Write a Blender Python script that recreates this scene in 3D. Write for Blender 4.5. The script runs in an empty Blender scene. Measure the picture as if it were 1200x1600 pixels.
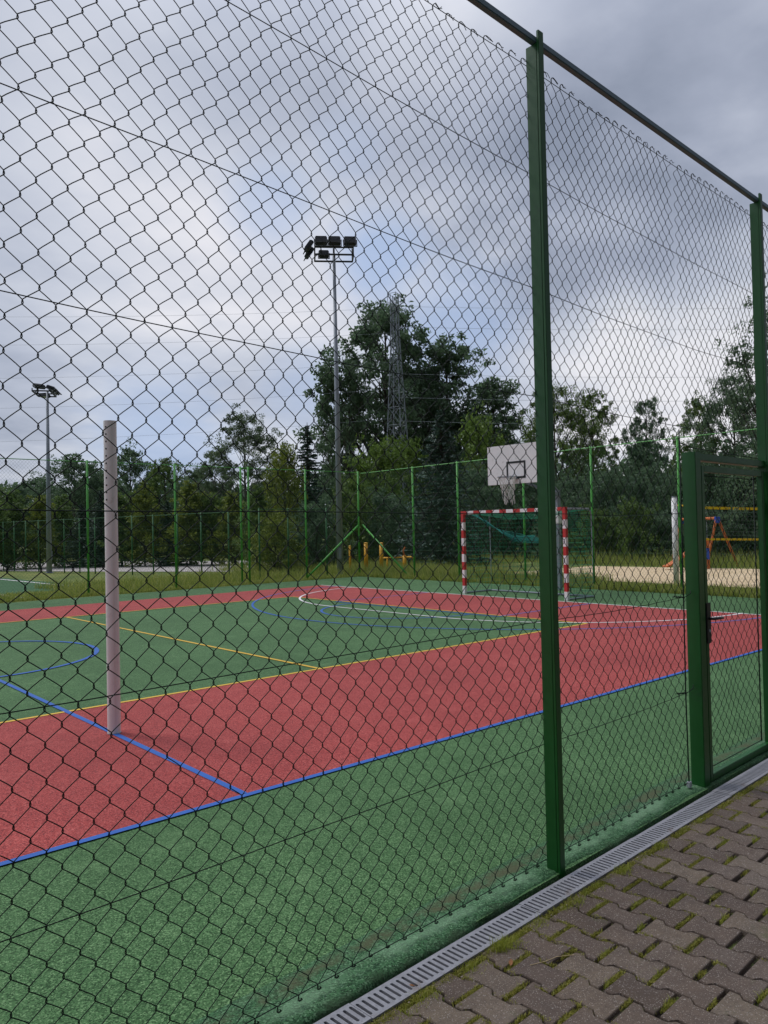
import bpy, math, random
import numpy as np
from mathutils import Vector, Matrix
SC = bpy.context.scene
COL = SC.collection
rnd = random.Random(7)
# ------------------------------------------------------------------ camera (standing on the pavement, 1.685 m up)
FPX, CX, CY, H = 1205.0, 600.0, 800.0, 1.685
PSI, PIT, ROL = math.radians(46.3), math.radians(1.235), math.atan(0.0217)
F0 = np.array([math.cos(PSI), math.sin(PSI), 0.]); R0 = np.array([math.sin(PSI), -math.cos(PSI), 0.]); Z0 = np.array([0, 0, 1.])
FW = F0*math.cos(PIT)+Z0*math.sin(PIT); U1 = np.cross(R0, FW)
RT = R0*math.cos(ROL)-U1*math.sin(ROL); UP = U1*math.cos(ROL)+R0*math.sin(ROL)
def ray(x, y): return FW+RT*(x-CX)/FPX-UP*(y-CY)/FPX
def at(x, D):                      # ground point at D metres in the direction of a column of the photo
    d = ray(x, 826); k = D/math.hypot(d[0], d[1]); return float(d[0]*k), float(d[1]*k)
def zat(x, y, D):
    d = ray(x, y); k = D/math.hypot(d[0], d[1]); return float(H+d[2]*k)
cam = bpy.data.cameras.new('camera'); co = bpy.data.objects.new('camera', cam); COL.objects.link(co)
cam.sensor_fit = 'VERTICAL'; cam.sensor_height = 36; cam.sensor_width = 27; cam.lens = FPX/1600*36
cam.clip_start = 0.05; cam.clip_end = 2000
co.matrix_world = Matrix(((RT[0], UP[0], -FW[0], 0), (RT[1], UP[1], -FW[1], 0), (RT[2], UP[2], -FW[2], H), (0, 0, 0, 1)))
SC.camera = co

# ------------------------------------------------------------------ helpers
class MB:
    def __init__(s): s.v = []; s.f = []; s.m = []; s.n = 0
    def add(s, V, Fc, mi=0):
        V = np.asarray(V, float).reshape(-1, 3); s.v.append(V)
        for f in Fc: s.f.append([i+s.n for i in f]); s.m.append(mi)
        s.n += len(V); return s
    def box(s, a, b, mi=0, bev=0):
        x0, y0, z0 = a; x1, y1, z1 = b
        if bev:
            import bmesh
            bm = bmesh.new(); bmesh.ops.create_cube(bm, size=1)
            for v in bm.verts: v.co = Vector(((x0+x1)/2+v.co.x*(x1-x0), (y0+y1)/2+v.co.y*(y1-y0), (z0+z1)/2+v.co.z*(z1-z0)))
            bmesh.ops.bevel(bm, geom=list(bm.edges), offset=bev, segments=2, affect='EDGES')
            bm.verts.index_update()
            s.add([v.co[:] for v in bm.verts], [[v.index for v in f.verts] for f in bm.faces], mi); bm.free(); return s
        V = [(x0, y0, z0), (x1, y0, z0), (x1, y1, z0), (x0, y1, z0), (x0, y0, z1), (x1, y0, z1), (x1, y1, z1), (x0, y1, z1)]
        return s.add(V, [(0, 3, 2, 1), (4, 5, 6, 7), (0, 1, 5, 4), (1, 2, 6, 5), (2, 3, 7, 6), (3, 0, 4, 7)], mi)
    def tube(s, pts, r, n=8, mi=0, caps=True):
        P = np.asarray(pts, float); N = len(P); R = np.full(N, r) if np.isscalar(r) else np.asarray(r, float)
        T = np.gradient(P, axis=0); T /= np.linalg.norm(T, axis=1)[:, None]+1e-12
        ref = np.array([0, 0, 1.]) if abs(T[0][2]) < .9 else np.array([1., 0, 0])
        V = []
        for i in range(N):
            a = np.cross(T[i], ref); a /= np.linalg.norm(a)+1e-12; b = np.cross(T[i], a)
            ref = -np.cross(T[i], a) if False else ref
            for k in range(n):
                t = 2*math.pi*k/n; V.append(P[i]+R[i]*(a*math.cos(t)+b*math.sin(t)))
        Fc = []
        for i in range(N-1):
            for k in range(n): k2 = (k+1) % n; Fc.append((i*n+k, i*n+k2, (i+1)*n+k2, (i+1)*n+k))
        if caps: Fc.append(tuple(range(n))[::-1]); Fc.append(tuple((N-1)*n+k for k in range(n)))
        return s.add(V, Fc, mi)
    def bar(s, a, b, w, h, mi=0):     # rectangular bar between two points, w sideways, h upwards
        a = np.array(a, float); b = np.array(b, float); t = (b-a)/np.linalg.norm(b-a)
        ref = np.array([0, 0, 1.]) if abs(t[2]) < .95 else np.array([0, 1., 0])
        sd = np.cross(t, ref); sd /= np.linalg.norm(sd); up = np.cross(sd, t)
        V = [p+sd*i*w/2+up*j*h/2 for p in (a, b) for i, j in ((-1, -1), (1, -1), (1, 1), (-1, 1))]
        return s.add(V, [(0, 1, 2, 3), (7, 6, 5, 4), (0, 4, 5, 1), (1, 5, 6, 2), (2, 6, 7, 3), (3, 7, 4, 0)], mi)
    def mesh(s, name):
        me = bpy.data.meshes.new(name)
        me.from_pydata(np.concatenate(s.v).tolist(), [], s.f)
        if any(s.m): me.polygons.foreach_set('material_index', s.m)
        return me
def obj(name, mb, mat=None, parent=None, smooth=False, loc=None, rz=0):
    me = mb if isinstance(mb, bpy.types.Mesh) else mb.mesh(name)
    o = bpy.data.objects.new(name, me); COL.objects.link(o)
    if mat is not None and not me.materials:
        for m in (mat if isinstance(mat, (list, tuple)) else [mat]): me.materials.append(m)
    if smooth: me.polygons.foreach_set('use_smooth', [True]*len(me.polygons))
    if parent is not None: o.parent = parent
    if loc: o.location = loc
    if rz: o.rotation_euler = (0, 0, rz)
    return o
def tag(o, label=None, cat=None, group=None, kind=None):
    if label: o['label'] = label
    if cat: o['category'] = cat
    if group: o['group'] = group
    if kind: o['kind'] = kind
    return o
def thing(name, label, cat, loc=(0, 0, 0), rz=0, group=None):
    o = bpy.data.objects.new(name, None); COL.objects.link(o); o.location = loc; o.rotation_euler = (0, 0, rz); o.empty_display_size = .2
    return tag(o, label, cat, group)
def struct(name, mb, mat, label, cat, **k):
    return tag(obj(name, mb, mat, **k), label, cat, kind='structure')
def npmesh(name, V, Q):              # quads or tris from arrays
    me = bpy.data.meshes.new(name); V = np.ascontiguousarray(V, dtype=np.float32); Q = np.ascontiguousarray(Q, dtype=np.int32); k = Q.shape[1]
    me.vertices.add(len(V)); me.vertices.foreach_set('co', V.ravel())
    me.loops.add(Q.size); me.loops.foreach_set('vertex_index', Q.ravel())
    me.polygons.add(len(Q)); me.polygons.foreach_set('loop_start', np.arange(0, Q.size, k, dtype=np.int32))
    me.update(calc_edges=True); me.validate(); return me
def tubes(P, r, n=4):               # P (W,N,3) -> many tubes at once
    P = np.asarray(P, float); W, N, _ = P.shape
    T = np.gradient(P, axis=1); T /= np.linalg.norm(T, axis=2, keepdims=True)+1e-12
    A = np.cross(T, np.array([0, 1., 0])); la = np.linalg.norm(A, axis=2, keepdims=True)
    A = np.where(la < .2, np.cross(T, np.array([1., 0, 0])), A); A /= np.linalg.norm(A, axis=2, keepdims=True)+1e-12
    B = np.cross(T, A); ang = np.arange(n)*2*math.pi/n+.4
    V = P[:, :, None]+r*(A[:, :, None]*np.cos(ang)[None, None, :, None]+B[:, :, None]*np.sin(ang)[None, None, :, None])
    w, i, k = np.meshgrid(np.arange(W), np.arange(N-1), np.arange(n), indexing='ij'); k2 = (k+1) % n
    q = lambda ii, kk: w*N*n+ii*n+kk
    Q = np.stack([q(i, k), q(i, k2), q(i+1, k2), q(i+1, k)], -1).reshape(-1, 4)
    return V.reshape(-1, 3), Q

# ------------------------------------------------------------------ materials
def lin(r, g, b):
    f = lambda c: (c/255/12.92 if c/255 <= .04045 else ((c/255+.055)/1.055)**2.4)
    return (f(r), f(g), f(b), 1)
class NT:
    def __init__(s, tree): s.t = tree; s.n = tree.nodes; s.l = tree.links
    def node(s, ty, **k):
        nd = s.n.new(ty)
        for a, b in k.items():
            if a.startswith('i_'):
                key = a[2:].replace('_', ' ')
                nd.inputs[key].default_value = b
            else: setattr(nd, a, b)
        return nd
    def link(s, a, b): s.l.new(a, b)
    def math(s, op, a, b=None, c=None, clamp=False):
        nd = s.n.new('ShaderNodeMath'); nd.operation = op; nd.use_clamp = clamp
        for i, v in enumerate((a, b, c)):
            if v is None: continue
            if isinstance(v, (int, float)): nd.inputs[i].default_value = v
            else: s.l.new(v, nd.inputs[i])
        return nd.outputs[0]
    def mix(s, fac, a, b, blend='MIX'):
        nd = s.n.new('ShaderNodeMix'); nd.data_type = 'RGBA'; nd.blend_type = blend
        for i, v in ((0, fac), (6, a), (7, b)):
            if isinstance(v, (int, float)): nd.inputs[i].default_value = v
            elif isinstance(v, tuple): nd.inputs[i].default_value = v if len(v) == 4 else (*v, 1)
            else: s.l.new(v, nd.inputs[i])
        return nd.outputs[2]
    def noise(s, vec, scale, detail=3, rough=.55):
        nd = s.n.new('ShaderNodeTexNoise'); nd.inputs['Scale'].default_value = scale; nd.inputs['Detail'].default_value = detail; nd.inputs['Roughness'].default_value = rough
        if vec is not None: s.l.new(vec, nd.inputs['Vector'])
        return nd.outputs[0]
    def ramp(s, fac, stops, interp='LINEAR'):
        nd = s.n.new('ShaderNodeValToRGB'); cr = nd.color_ramp; cr.interpolation = interp
        while len(cr.elements) < len(stops): cr.elements.new(.5)
        for e, (p, c) in zip(cr.elements, stops): e.position = p; e.color = c if len(c) == 4 else (*c, 1)
        s.l.new(fac, nd.inputs[0]); return nd.outputs[0]
    def sstep(s, x, a, b):
        nd = s.n.new('ShaderNodeMapRange'); nd.interpolation_type = 'SMOOTHSTEP'; nd.inputs[1].default_value = a; nd.inputs[2].default_value = b
        s.l.new(x, nd.inputs[0]); return nd.outputs[0]
def mat(name):
    m = bpy.data.materials.new(name); m.use_nodes = True; t = NT(m.node_tree)
    bs = t.n['Principled BSDF']; return m, t, bs
def coords(t, kind='Object'):
    return t.n.new('ShaderNodeTexCoord').outputs[kind]
def bump(t, bs, h, strength=.3, dist=.01):
    b = t.n.new('ShaderNodeBump'); b.inputs['Strength'].default_value = strength; b.inputs['Distance'].default_value = dist
    t.link(h, b.inputs['Height']); t.link(b.outputs[0], bs.inputs['Normal'])
def paint(name, c, rough=.45, var=.15, scale=3, metal=0, spec=.5, dirt=None):
    m, t, bs = mat(name); co_ = coords(t)
    n1 = t.noise(co_, scale, 4); n2 = t.noise(co_, scale*14, 3)
    k = t.math('MULTIPLY_ADD', n1, var*2, 1-var)
    k = t.math('MULTIPLY', k, t.math('MULTIPLY_ADD', n2, var, 1-var/2))
    vm = t.n.new('ShaderNodeVectorMath'); vm.operation = 'SCALE'; vm.inputs[0].default_value = c[:3]; t.link(k, vm.inputs['Scale'])
    colr = vm.outputs[0]
    if dirt:
        f = t.sstep(t.noise(co_, scale*4, 6, .7), .56, .7); colr = t.mix(t.math('MULTIPLY', f, .7), colr, dirt)
    t.link(colr, bs.inputs['Base Color']); bs.inputs['Roughness'].default_value = rough; bs.inputs['Metallic'].default_value = metal
    bs.inputs['Specular IOR Level'].default_value = spec
    t.link(t.math('MULTIPLY_ADD', n2, .25, rough-.1), bs.inputs['Roughness'])
    return m
def rubber(name, c0, c1, c2, mossy=None):
    m, t, bs = mat(name); P = coords(t)
    vo = t.n.new('ShaderNodeTexVoronoi'); vo.inputs['Scale'].default_value = 170; t.link(P, vo.inputs['Vector'])
    sep = t.n.new('ShaderNodeSeparateColor'); t.link(vo.outputs['Color'], sep.inputs[0])
    c = t.ramp(sep.outputs[0], [(0, c0), (.22, c0), (.45, c1), (.72, c1), (1, c2)])
    fine = t.noise(P, 90, 2); c = t.mix(t.math('MULTIPLY', t.sstep(fine, .35, .7), .35), c, c0)
    big = t.noise(P, .55, 5, .6); c = t.mix(t.math('MULTIPLY', t.sstep(big, .35, .75), .35), c, c0)
    mid = t.noise(P, 3.2, 5, .65); c = t.mix(t.math('MULTIPLY', t.sstep(mid, .5, .8), .28), c, c2)
    if mossy: c = t.mix(t.math('MULTIPLY', t.sstep(t.noise(P, 1.7, 6, .7), .58, .72), .5), c, mossy)
    if not mossy:
        mp = t.n.new('ShaderNodeMapping'); mp.inputs['Scale'].default_value = (.5, 5, 1); mp.inputs['Rotation'].default_value = (0, 0, .04); t.link(P, mp.inputs[0])
        stn = t.noise(mp.outputs[0], 1.3, 5, .7); c = t.mix(t.math('MULTIPLY', t.sstep(stn, .54, .74), .22), c, c0)
        spot = t.sstep(t.noise(P, 14, 3, .6), .68, .74); c = t.mix(t.math('MULTIPLY', spot, .25), c, c0)
    if mossy:
        sy = t.n.new('ShaderNodeSeparateXYZ'); t.link(P, sy.inputs[0]); yy = t.math('ADD', sy.outputs[1], t.math('MULTIPLY_ADD', t.noise(P, 9, 5, .65), .16, -.08))
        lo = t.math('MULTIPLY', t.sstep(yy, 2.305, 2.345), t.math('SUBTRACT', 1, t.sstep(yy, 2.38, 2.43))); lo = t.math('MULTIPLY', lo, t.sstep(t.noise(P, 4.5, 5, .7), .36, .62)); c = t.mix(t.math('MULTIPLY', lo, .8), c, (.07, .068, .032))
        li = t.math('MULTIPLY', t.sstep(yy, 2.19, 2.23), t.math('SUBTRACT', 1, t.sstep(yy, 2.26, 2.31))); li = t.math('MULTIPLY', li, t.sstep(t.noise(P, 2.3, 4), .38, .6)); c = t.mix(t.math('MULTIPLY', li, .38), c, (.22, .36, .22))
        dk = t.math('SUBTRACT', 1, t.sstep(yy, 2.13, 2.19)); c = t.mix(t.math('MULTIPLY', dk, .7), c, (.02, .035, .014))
    t.link(c, bs.inputs['Base Color']); bs.inputs['Roughness'].default_value = .88; bs.inputs['Specular IOR Level'].default_value = .3
    bump(t, bs, vo.outputs['Distance'], .5, .003)
    return m
M = {}
M['green_rubber'] = rubber('green_rubber', (.020, .060, .017), (.068, .162, .056), (.19, .33, .145))
M['red_rubber'] = rubber('red_rubber', (.16, .022, .023), (.405, .060, .052), (.58, .15, .13))
M['edge_rubber'] = rubber('edge_rubber', (.012, .045, .016), (.045, .135, .052), (.15, .28, .15), (.045, .05, .02))
M['blue_line'] = paint('blue_line', (.007, .09, .37), .7, .2, 6, dirt=(.03, .10, .22))
M['yellow_line'] = paint('yellow_line', (.62, .38, .03), .7, .15, 6)
M['white_line'] = paint('white_line', (.72, .70, .70), .7, .12, 6, dirt=(.50, .42, .40))
M['dark_green'] = paint('dark_green_paint', (.004, .080, .010), .36, .3, 2.0, spec=.55, dirt=(.010, .055, .016))
M['rail_green'] = paint('rail_green_paint', (.12, .19, .235), .4, .1, 2.5)
M['wire'] = paint('green_wire', (.006, .014, .010), .6, .1, 3, spec=.25)
M['far_green'] = paint('fence_green_paint', (.07, .36, .045), .5, .2, 1.5)
M['low_green'] = paint('low_fence_paint', (.025, .125, .035), .6, .2, 1.5)
M['far_wire'] = paint('fence_mesh_green', (.03, .11, .05), .6, .1, 1)
M['galv'] = paint('galvanised_steel', (.42, .43, .46), .5, .15, 4, metal=.3)
M['grey_steel'] = paint('grey_steel', (.26, .29, .33), .5, .15, 3, metal=.2)
M['black'] = paint('black_metal', (.012, .012, .013), .4, .1, 10)
M['lamp_dark'] = paint('lamp_housing', (.045, .05, .06), .5, .1, 5)
M['lamp_glass'] = paint('lamp_glass', (.25, .28, .3), .15, .1, 5)
M['offwhite'] = paint('offwhite_aluminium', (.74, .74, .72), .4, .06, 2, dirt=(.56, .54, .50))
M['white_paint'] = paint('white_paint', (.83, .81, .81), .5, .08, 3, dirt=(.45, .43, .4))
M['red_paint'] = paint('red_paint', (.50, .03, .03), .45, .15, 3)
M['hole'] = paint('dark_hole', (.02, .02, .02), .9, .1, 10)
M['goal_net'] = paint('green_net_cord', (.02, .26, .14), .8, .15, 5)
M['teal_net'] = paint('teal_net_cord', (.02, .24, .2), .8, .15, 5)
M['white_cord'] = paint('white_cord', (.65, .63, .6), .8, .1, 5)
M['yellow_band'] = paint('yellow_band', (.88, .56, .01), .6, .1, 5)
M['yellow_paint'] = paint('yellow_paint', (.72, .36, .01), .5, .12, 5)
M['orange'] = paint('orange_wood', (.50, .13, .03), .6, .15, 5)
M['blue'] = paint('blue_plastic', (.02, .07, .45), .5, .1, 5)
M['dead_leaf'] = paint('dead_leaf', (.22, .09, .03), .8, .3, 40)
# drain grate
def grate_mat():
    m, t, bs = mat('galvanised_grate'); P = coords(t)
    a = t.noise(P, 30, 5, .7); b = t.noise(P, 300, 2)
    c = t.ramp(a, [(0, (.16, .15, .16)), (.45, (.25, .25, .27)), (1, (.43, .43, .46))])
    c = t.mix(t.math('MULTIPLY', t.sstep(t.noise(P, 6, 5, .7), .58, .72), .6), c, (.17, .12, .09))
    c = t.mix(t.math('MULTIPLY', b, .3), c, (.2, .2, .22))
    t.link(c, bs.inputs['Base Color']); bs.inputs['Metallic'].default_value = .25; bs.inputs['Roughness'].default_value = .55
    bump(t, bs, b, .25, .002); return m
M['grate'] = grate_mat()
def paver_mat():
    m, t, bs = mat('concrete_paver'); P = coords(t)
    ri = t.n.new('ShaderNodeNewGeometry').outputs['Random Per Island']
    c = t.ramp(ri, [(0, (.092, .066, .050)), (.3, (.120, .088, .069)), (.6, (.142, .106, .080)), (.85, (.170, .132, .096)), (1, (.100, .072, .060))])
    a = t.noise(P, 9, 6, .65); c = t.mix(t.math('MULTIPLY', t.sstep(a, .35, .75), .55), c, (.075, .058, .05))
    a2 = t.noise(P, 2.2, 5, .7); c = t.mix(t.math('MULTIPLY', t.sstep(a2, .45, .75), .4), c, (.20, .165, .14))
    vo = t.n.new('ShaderNodeTexVoronoi'); vo.inputs['Scale'].default_value = 330; t.link(P, vo.inputs['Vector'])
    sep = t.n.new('ShaderNodeSeparateColor'); t.link(vo.outputs['Color'], sep.inputs[0])
    c = t.mix(t.math('MULTIPLY', t.sstep(sep.outputs[0], .90, .97), .55), c, (.42, .38, .34))
    c = t.mix(t.math('MULTIPLY', t.sstep(sep.outputs[1], .72, .95), .5), c, (.05, .04, .035))
    st = t.sstep(t.noise(P, 22, 4, .6), .70, .74); c = t.mix(t.math('MULTIPLY', st, .7), c, (.38, .35, .31))
    mo = t.math('MULTIPLY', t.sstep(t.noise(P, 5, 6, .7), .58, .72), .55); c = t.mix(mo, c, (.075, .085, .035))
    t.link(c, bs.inputs['Base Color']); bs.inputs['Roughness'].default_value = .9; bs.inputs['Specular IOR Level'].default_value = .25
    h = t.math('ADD', t.noise(P, 260, 3, .6), t.math('MULTIPLY', t.noise(P, 40, 4), 1.2)); bump(t, bs, h, .75, .004)
    return m
M['paver'] = paver_mat()
def soil_mat():
    m, t, bs = mat('joint_soil'); P = coords(t)
    c = t.ramp(t.noise(P, 60, 5, .7), [(.25, (.014, .010, .007)), (.6, (.038, .026, .016)), (.85, (.09, .065, .04))])
    c = t.mix(t.sstep(t.noise(P, 7, 6, .7), .46, .60), c, t.ramp(t.noise(P, 130, 3), [(.3, (.045, .06, .012)), (.7, (.16, .19, .04))]))
    t.link(c, bs.inputs['Base Color']); bs.inputs['Roughness'].default_value = 1; bump(t, bs, t.noise(P, 90, 4), 1, .01); return m
M['soil'] = soil_mat()
def noise_mat(name, stops, scale, detail=6, fine=40, bstr=.5, bd=.03):
    m, t, bs = mat(name); P = coords(t)
    f = t.math('ADD', t.math('MULTIPLY', t.noise(P, scale, detail, .65), .65), t.math('MULTIPLY', t.noise(P, fine, 3), .35))
    t.link(t.ramp(f, stops), bs.inputs['Base Color']); bs.inputs['Roughness'].default_value = .95; bs.inputs['Specular IOR Level'].default_value = .2
    bump(t, bs, f, bstr, bd); return m
M['grass_ground'] = noise_mat('grass_ground', [(.3, (.05, .085, .016)), (.5, (.12, .155, .038)), (.62, (.24, .24, .075)), (.75, (.36, .32, .13))], .6, fine=9)
M['sand'] = noise_mat('sand', [(.3, (.42, .31, .18)), (.5, (.60, .46, .29)), (.7, (.70, .56, .38))], 1.2, fine=14, bd=.08)
M['turf'] = noise_mat('turf', [(.3, (.035, .09, .04)), (.7, (.06, .14, .06))], 1.5)
M['path'] = noise_mat('path', [(.3, (.34, .31, .30)), (.7, (.48, .44, .42))], 2)
M['dark_soil'] = noise_mat('dark_soil', [(.3, (.015, .012, .010)), (.7, (.035, .028, .02))], 4)
def leaf_mat(name, c0, c1, c2, trans=.42):
    m, t, bs = mat(name)
    ri = t.n.new('ShaderNodeNewGeometry').outputs['Random Per Island']
    big = t.noise(coords(t), .45, 3)
    f = t.math('ADD', t.math('MULTIPLY', ri, .6), t.math('MULTIPLY', big, .5), clamp=True)
    c = t.ramp(f, [(.1, c0), (.5, c1), (.95, c2)])
    t.link(c, bs.inputs['Base Color']); bs.inputs['Roughness'].default_value = .55; bs.inputs['Specular IOR Level'].default_value = .35
    tr = t.n.new('ShaderNodeBsdfTranslucent'); t.link(c, tr.inputs['Color'])
    mx = t.n.new('ShaderNodeMixShader'); mx.inputs[0].default_value = trans
    t.link(bs.outputs[0], mx.inputs[1]); t.link(tr.outputs[0], mx.inputs[2]); t.link(mx.outputs[0], t.n['Material Output'].inputs[0]); return m
M['leaf_dark'] = leaf_mat('leaf_dark', (.058, .098, .058), (.10, .165, .088), (.15, .23, .12), .45)
M['leaf_mid'] = leaf_mat('leaf_mid', (.050, .092, .022), (.100, .165, .036), (.17, .25, .055))
M['leaf_grey'] = leaf_mat('leaf_grey', (.05, .085, .042), (.095, .145, .066), (.16, .22, .10))
M['leaf_yellow'] = leaf_mat('leaf_yellow', (.07, .11, .014), (.15, .195, .026), (.26, .30, .05))
M['leaf_willow'] = leaf_mat('leaf_willow', (.06, .11, .02), (.12, .20, .035), (.20, .29, .06))
M['leaf_spruce'] = leaf_mat('leaf_spruce', (.020, .048, .038), (.048, .090, .068), (.10, .165, .12), .15)
M['grass_blade'] = leaf_mat('grass_blade', (.13, .19, .03), (.26, .32, .06), (.48, .46, .15), .4)
M['weed_blade'] = leaf_mat('weed_blade', (.12, .15, .014), (.27, .31, .035), (.44, .44, .09), .4)
M['moss'] = leaf_mat('moss', (.10, .11, .014), (.24, .24, .035), (.38, .34, .07), .2)
M['bark'] = noise_mat('bark', [(.3, (.035, .028, .022)), (.7, (.10, .085, .07))], 6, fine=30)
M['bark_pale'] = noise_mat('bark_pale', [(.3, (.09, .085, .075)), (.7, (.2, .19, .17))], 6, fine=30)

# ------------------------------------------------------------------ ground and court
CA = .04                                   # the court is turned a little against the fence
def cw(u, v, z=0): return (u+CA*v, v-CA*u, z)
def poly(mb, pts, z): mb.add([(p[0], p[1], z) for p in pts], [tuple(range(len(pts)))])
g = MB(); poly(g, [(-700, -700), (900, -700), (900, 900), (-700, 900)], -.16); struct('ground', g, M['dark_soil'], 'dark bare ground under and around the whole sports field', 'ground')
FX = lambda y: 17.2+.067*y                 # line of the end fence
FY = lambda x: 21.75-.05*x                 # line of the far fence
def grid_sheet(x0, x1, y0, y1, n, fz):
    xs = np.linspace(x0, x1, n); ys = np.linspace(y0, y1, n); V = [(x, y, fz(x, y)) for y in ys for x in xs]
    return V, [(j*n+i, j*n+i+1, (j+1)*n+i+1, (j+1)*n+i) for j in range(n-1) for i in range(n-1)]
g = MB(); poly(g, [(-80, 20.55), (6.3, 20.55), (13.6, 20.35), (18.2, 20.35), (17.9, 13), (17.45, 6.5), (17.0, -30), (300, -60), (300, 300), (-80, 300)], -.006)
struct('grass_field', g, M['grass_ground'], 'rough grass around the court and under the trees', 'grass')
g = MB(); poly(g, [(-20, 2.16), (17.6, 2.16), (18.0, 6.5), (18.3, 13), (18.55, 20.75), (13.6, 20.75), (6.3, 20.9), (-20, 21.8)], 0)
g.add([(-20, 2.16, 0), (17.6, 2.16, 0), (17.6, 2.16, -.15), (-20, 2.16, -.15)], [(0, 3, 2, 1)])
struct('court_surface', g, M['green_rubber'], 'green rubber granulate court surface behind the fence', 'court')
U0_, U1_, V0_, V1_, UI0, UI1, VI0, VI1 = -8.9, 14.09, 4.32, 18.95, -6.0, 11.2, 7.57, 16.3
g = MB()
for (a, b, c, d) in ((U0_, V0_, U1_, VI0), (U0_, VI1, U1_, V1_), (U0_, VI0, UI0, VI1), (UI1, VI0, U1_, VI1)):
    poly(g, [cw(a, b), cw(c, b), cw(c, d), cw(a, d)], .004)
struct('red_court_border', g, M['red_rubber'], 'broad red rubber frame around the green inner court', 'court')
def line(mb, p, q, w, z):
    p = np.array(p); q = np.array(q); t = (q-p)/np.linalg.norm(q-p); n = np.array([-t[1], t[0]])*w/2
    poly(mb, [cw(*(p-n)), cw(*(q-n)), cw(*(q+n)), cw(*(p+n))], z)
def arc(mb, c, r, a0, a1, w, z, n=60):
    V = []
    for i in range(n+1):
        a = math.radians(a0+(a1-a0)*i/n)
        for rr in (r-w/2, r+w/2): V.append(cw(c[0]+rr*math.cos(a), c[1]+rr*math.sin(a), z))
    mb.add(V, [(2*i, 2*i+1, 2*i+3, 2*i+2) for i in range(n)])
UC, VC = 2.59, 11.85
b = MB(); w = .05
line(b, (U0_, V0_), (U1_, V0_), w, .008); line(b, (UC, V0_+.03), (UC, V1_), w, .008)
arc(b, (UC, VC), 1.8, 0, 360, .065, .0083, 80)
line(b, (11.05, 9.4), (11.05, 14.3), w, .0081); line(b, (11.08, 9.4), (14.06, 9.4), w, .0081); line(b, (11.08, 14.3), (14.06, 14.3), w, .0081)
arc(b, (11.05, VC), 1.8, 92, 268, w, .0084); arc(b, (14.75, 11.95), 6.3, 94, 262, w, .0085, 90)
struct('blue_court_lines', b, M['blue_line'], 'blue basketball markings on the court', 'court lines')
b = MB()
line(b, (UI0, VI0), (UI1+.0, VI0), .05, .0076); line(b, (UI0, VI1), (UI1, VI1), .05, .0076); line(b, (UI1, VI0+.026), (UI1, VI1-.026), .05, .0076); line(b, (UI0, VI0+.026), (UI0, VI1-.026), .05, .0076)
line(b, (UC+3, VI0+.026), (UC+3, VI1-.026), .05, .0076); line(b, (UC-3, VI0+.026), (UC-3, VI1-.026), .05, .0076)
struct('yellow_court_lines', b, M['yellow_line'], 'yellow volleyball markings around the green inner court', 'court lines')
b = MB(); w = .05
line(b, (14.09, V0_+.03), (14.09, V1_), w, .0088)
GA, GB = 10.25, 13.42
line(b, (10.3, GA+.02), (10.3, GB-.02), w, .0090); arc(b, (14.3, GA), 4, 180, 268, w, .0091); arc(b, (14.3, GB), 4, 92, 180, w, .0091)
struct('white_court_lines', b, M['white_line'], 'white goal line and goal area curve on the court', 'court lines')
# rubber kerb strip under the front fence
rs = np.random.RandomState(3)
nx, ny = 420, 9; xs = np.linspace(-4, 12, nx); V = []
prof = [(0, -.06), (.004, -.012), (.012, .001), (.04, .006), (.08, .008), (.12, .007), (.17, .0075), (.22, .0055), (.28, .0012)]
wob = np.convolve(rs.randn(nx+40), np.ones(12)/12, 'same')[20:-20]; wob2 = np.convolve(rs.randn(nx+40), np.ones(5)/5, 'same')[20:-20]
for j, (yy, zz) in enumerate(prof):
    for i, x in enumerate(xs):
        V.append((x, 2.146+yy+(.03*wob[i]+.010*wob2[i])*(1 if j < 3 else .3), zz+(.004*wob2[(i*7+j*31) % nx] if 2 < j < 8 else 0)))
e = MB(); e.add(V, [(j*nx+i, j*nx+i+1, (j+1)*nx+i+1, (j+1)*nx+i) for j in range(ny-1) for i in range(nx-1)])
struct('rubber_court_edge', e, M['edge_rubber'], 'worn mossy green rubber edge between the fence and the drain', 'court edge', smooth=True)
g = MB(); poly(g, [(20.1, 15.4), (20.4, 12.5), (19.85, 7.5), (19.3, -9), (28.4, -9), (27.7, 10.4), (27.2, 16.6), (21, 17)], .012)
struct('sand_court', g, M['sand'], 'pale sand beach volleyball court beyond the end fence', 'sand')
g = MB(); poly(g, [(-40, 24.2), (10.6, 24.2), (10.6, 52), (-40, 52)], .002); struct('turf_pitch', g, M['turf'], 'green turf pitch beyond the far fence on the left', 'pitch')
g = MB(); poly(g, [(10.1, 22.6), (10.2, 22.6), (10.2, 50), (10.1, 50)], .008); poly(g, [(7.4, 21.9), (7.5, 21.9), (7.45, 24.9), (7.35, 24.9)], .008)
struct('turf_pitch_lines', g, M['white_line'], 'white lines of the pitch beyond the far fence', 'pitch lines')
g = MB(); poly(g, [(12.5, 41), (14.8, 35), (17.8, 28.4), (21, 27.5), (26, 36), (20, 48), (13, 60)], .004); struct('gravel_path', g, M['path'], 'pale path seen under the trees beyond the far fence', 'path')
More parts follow.
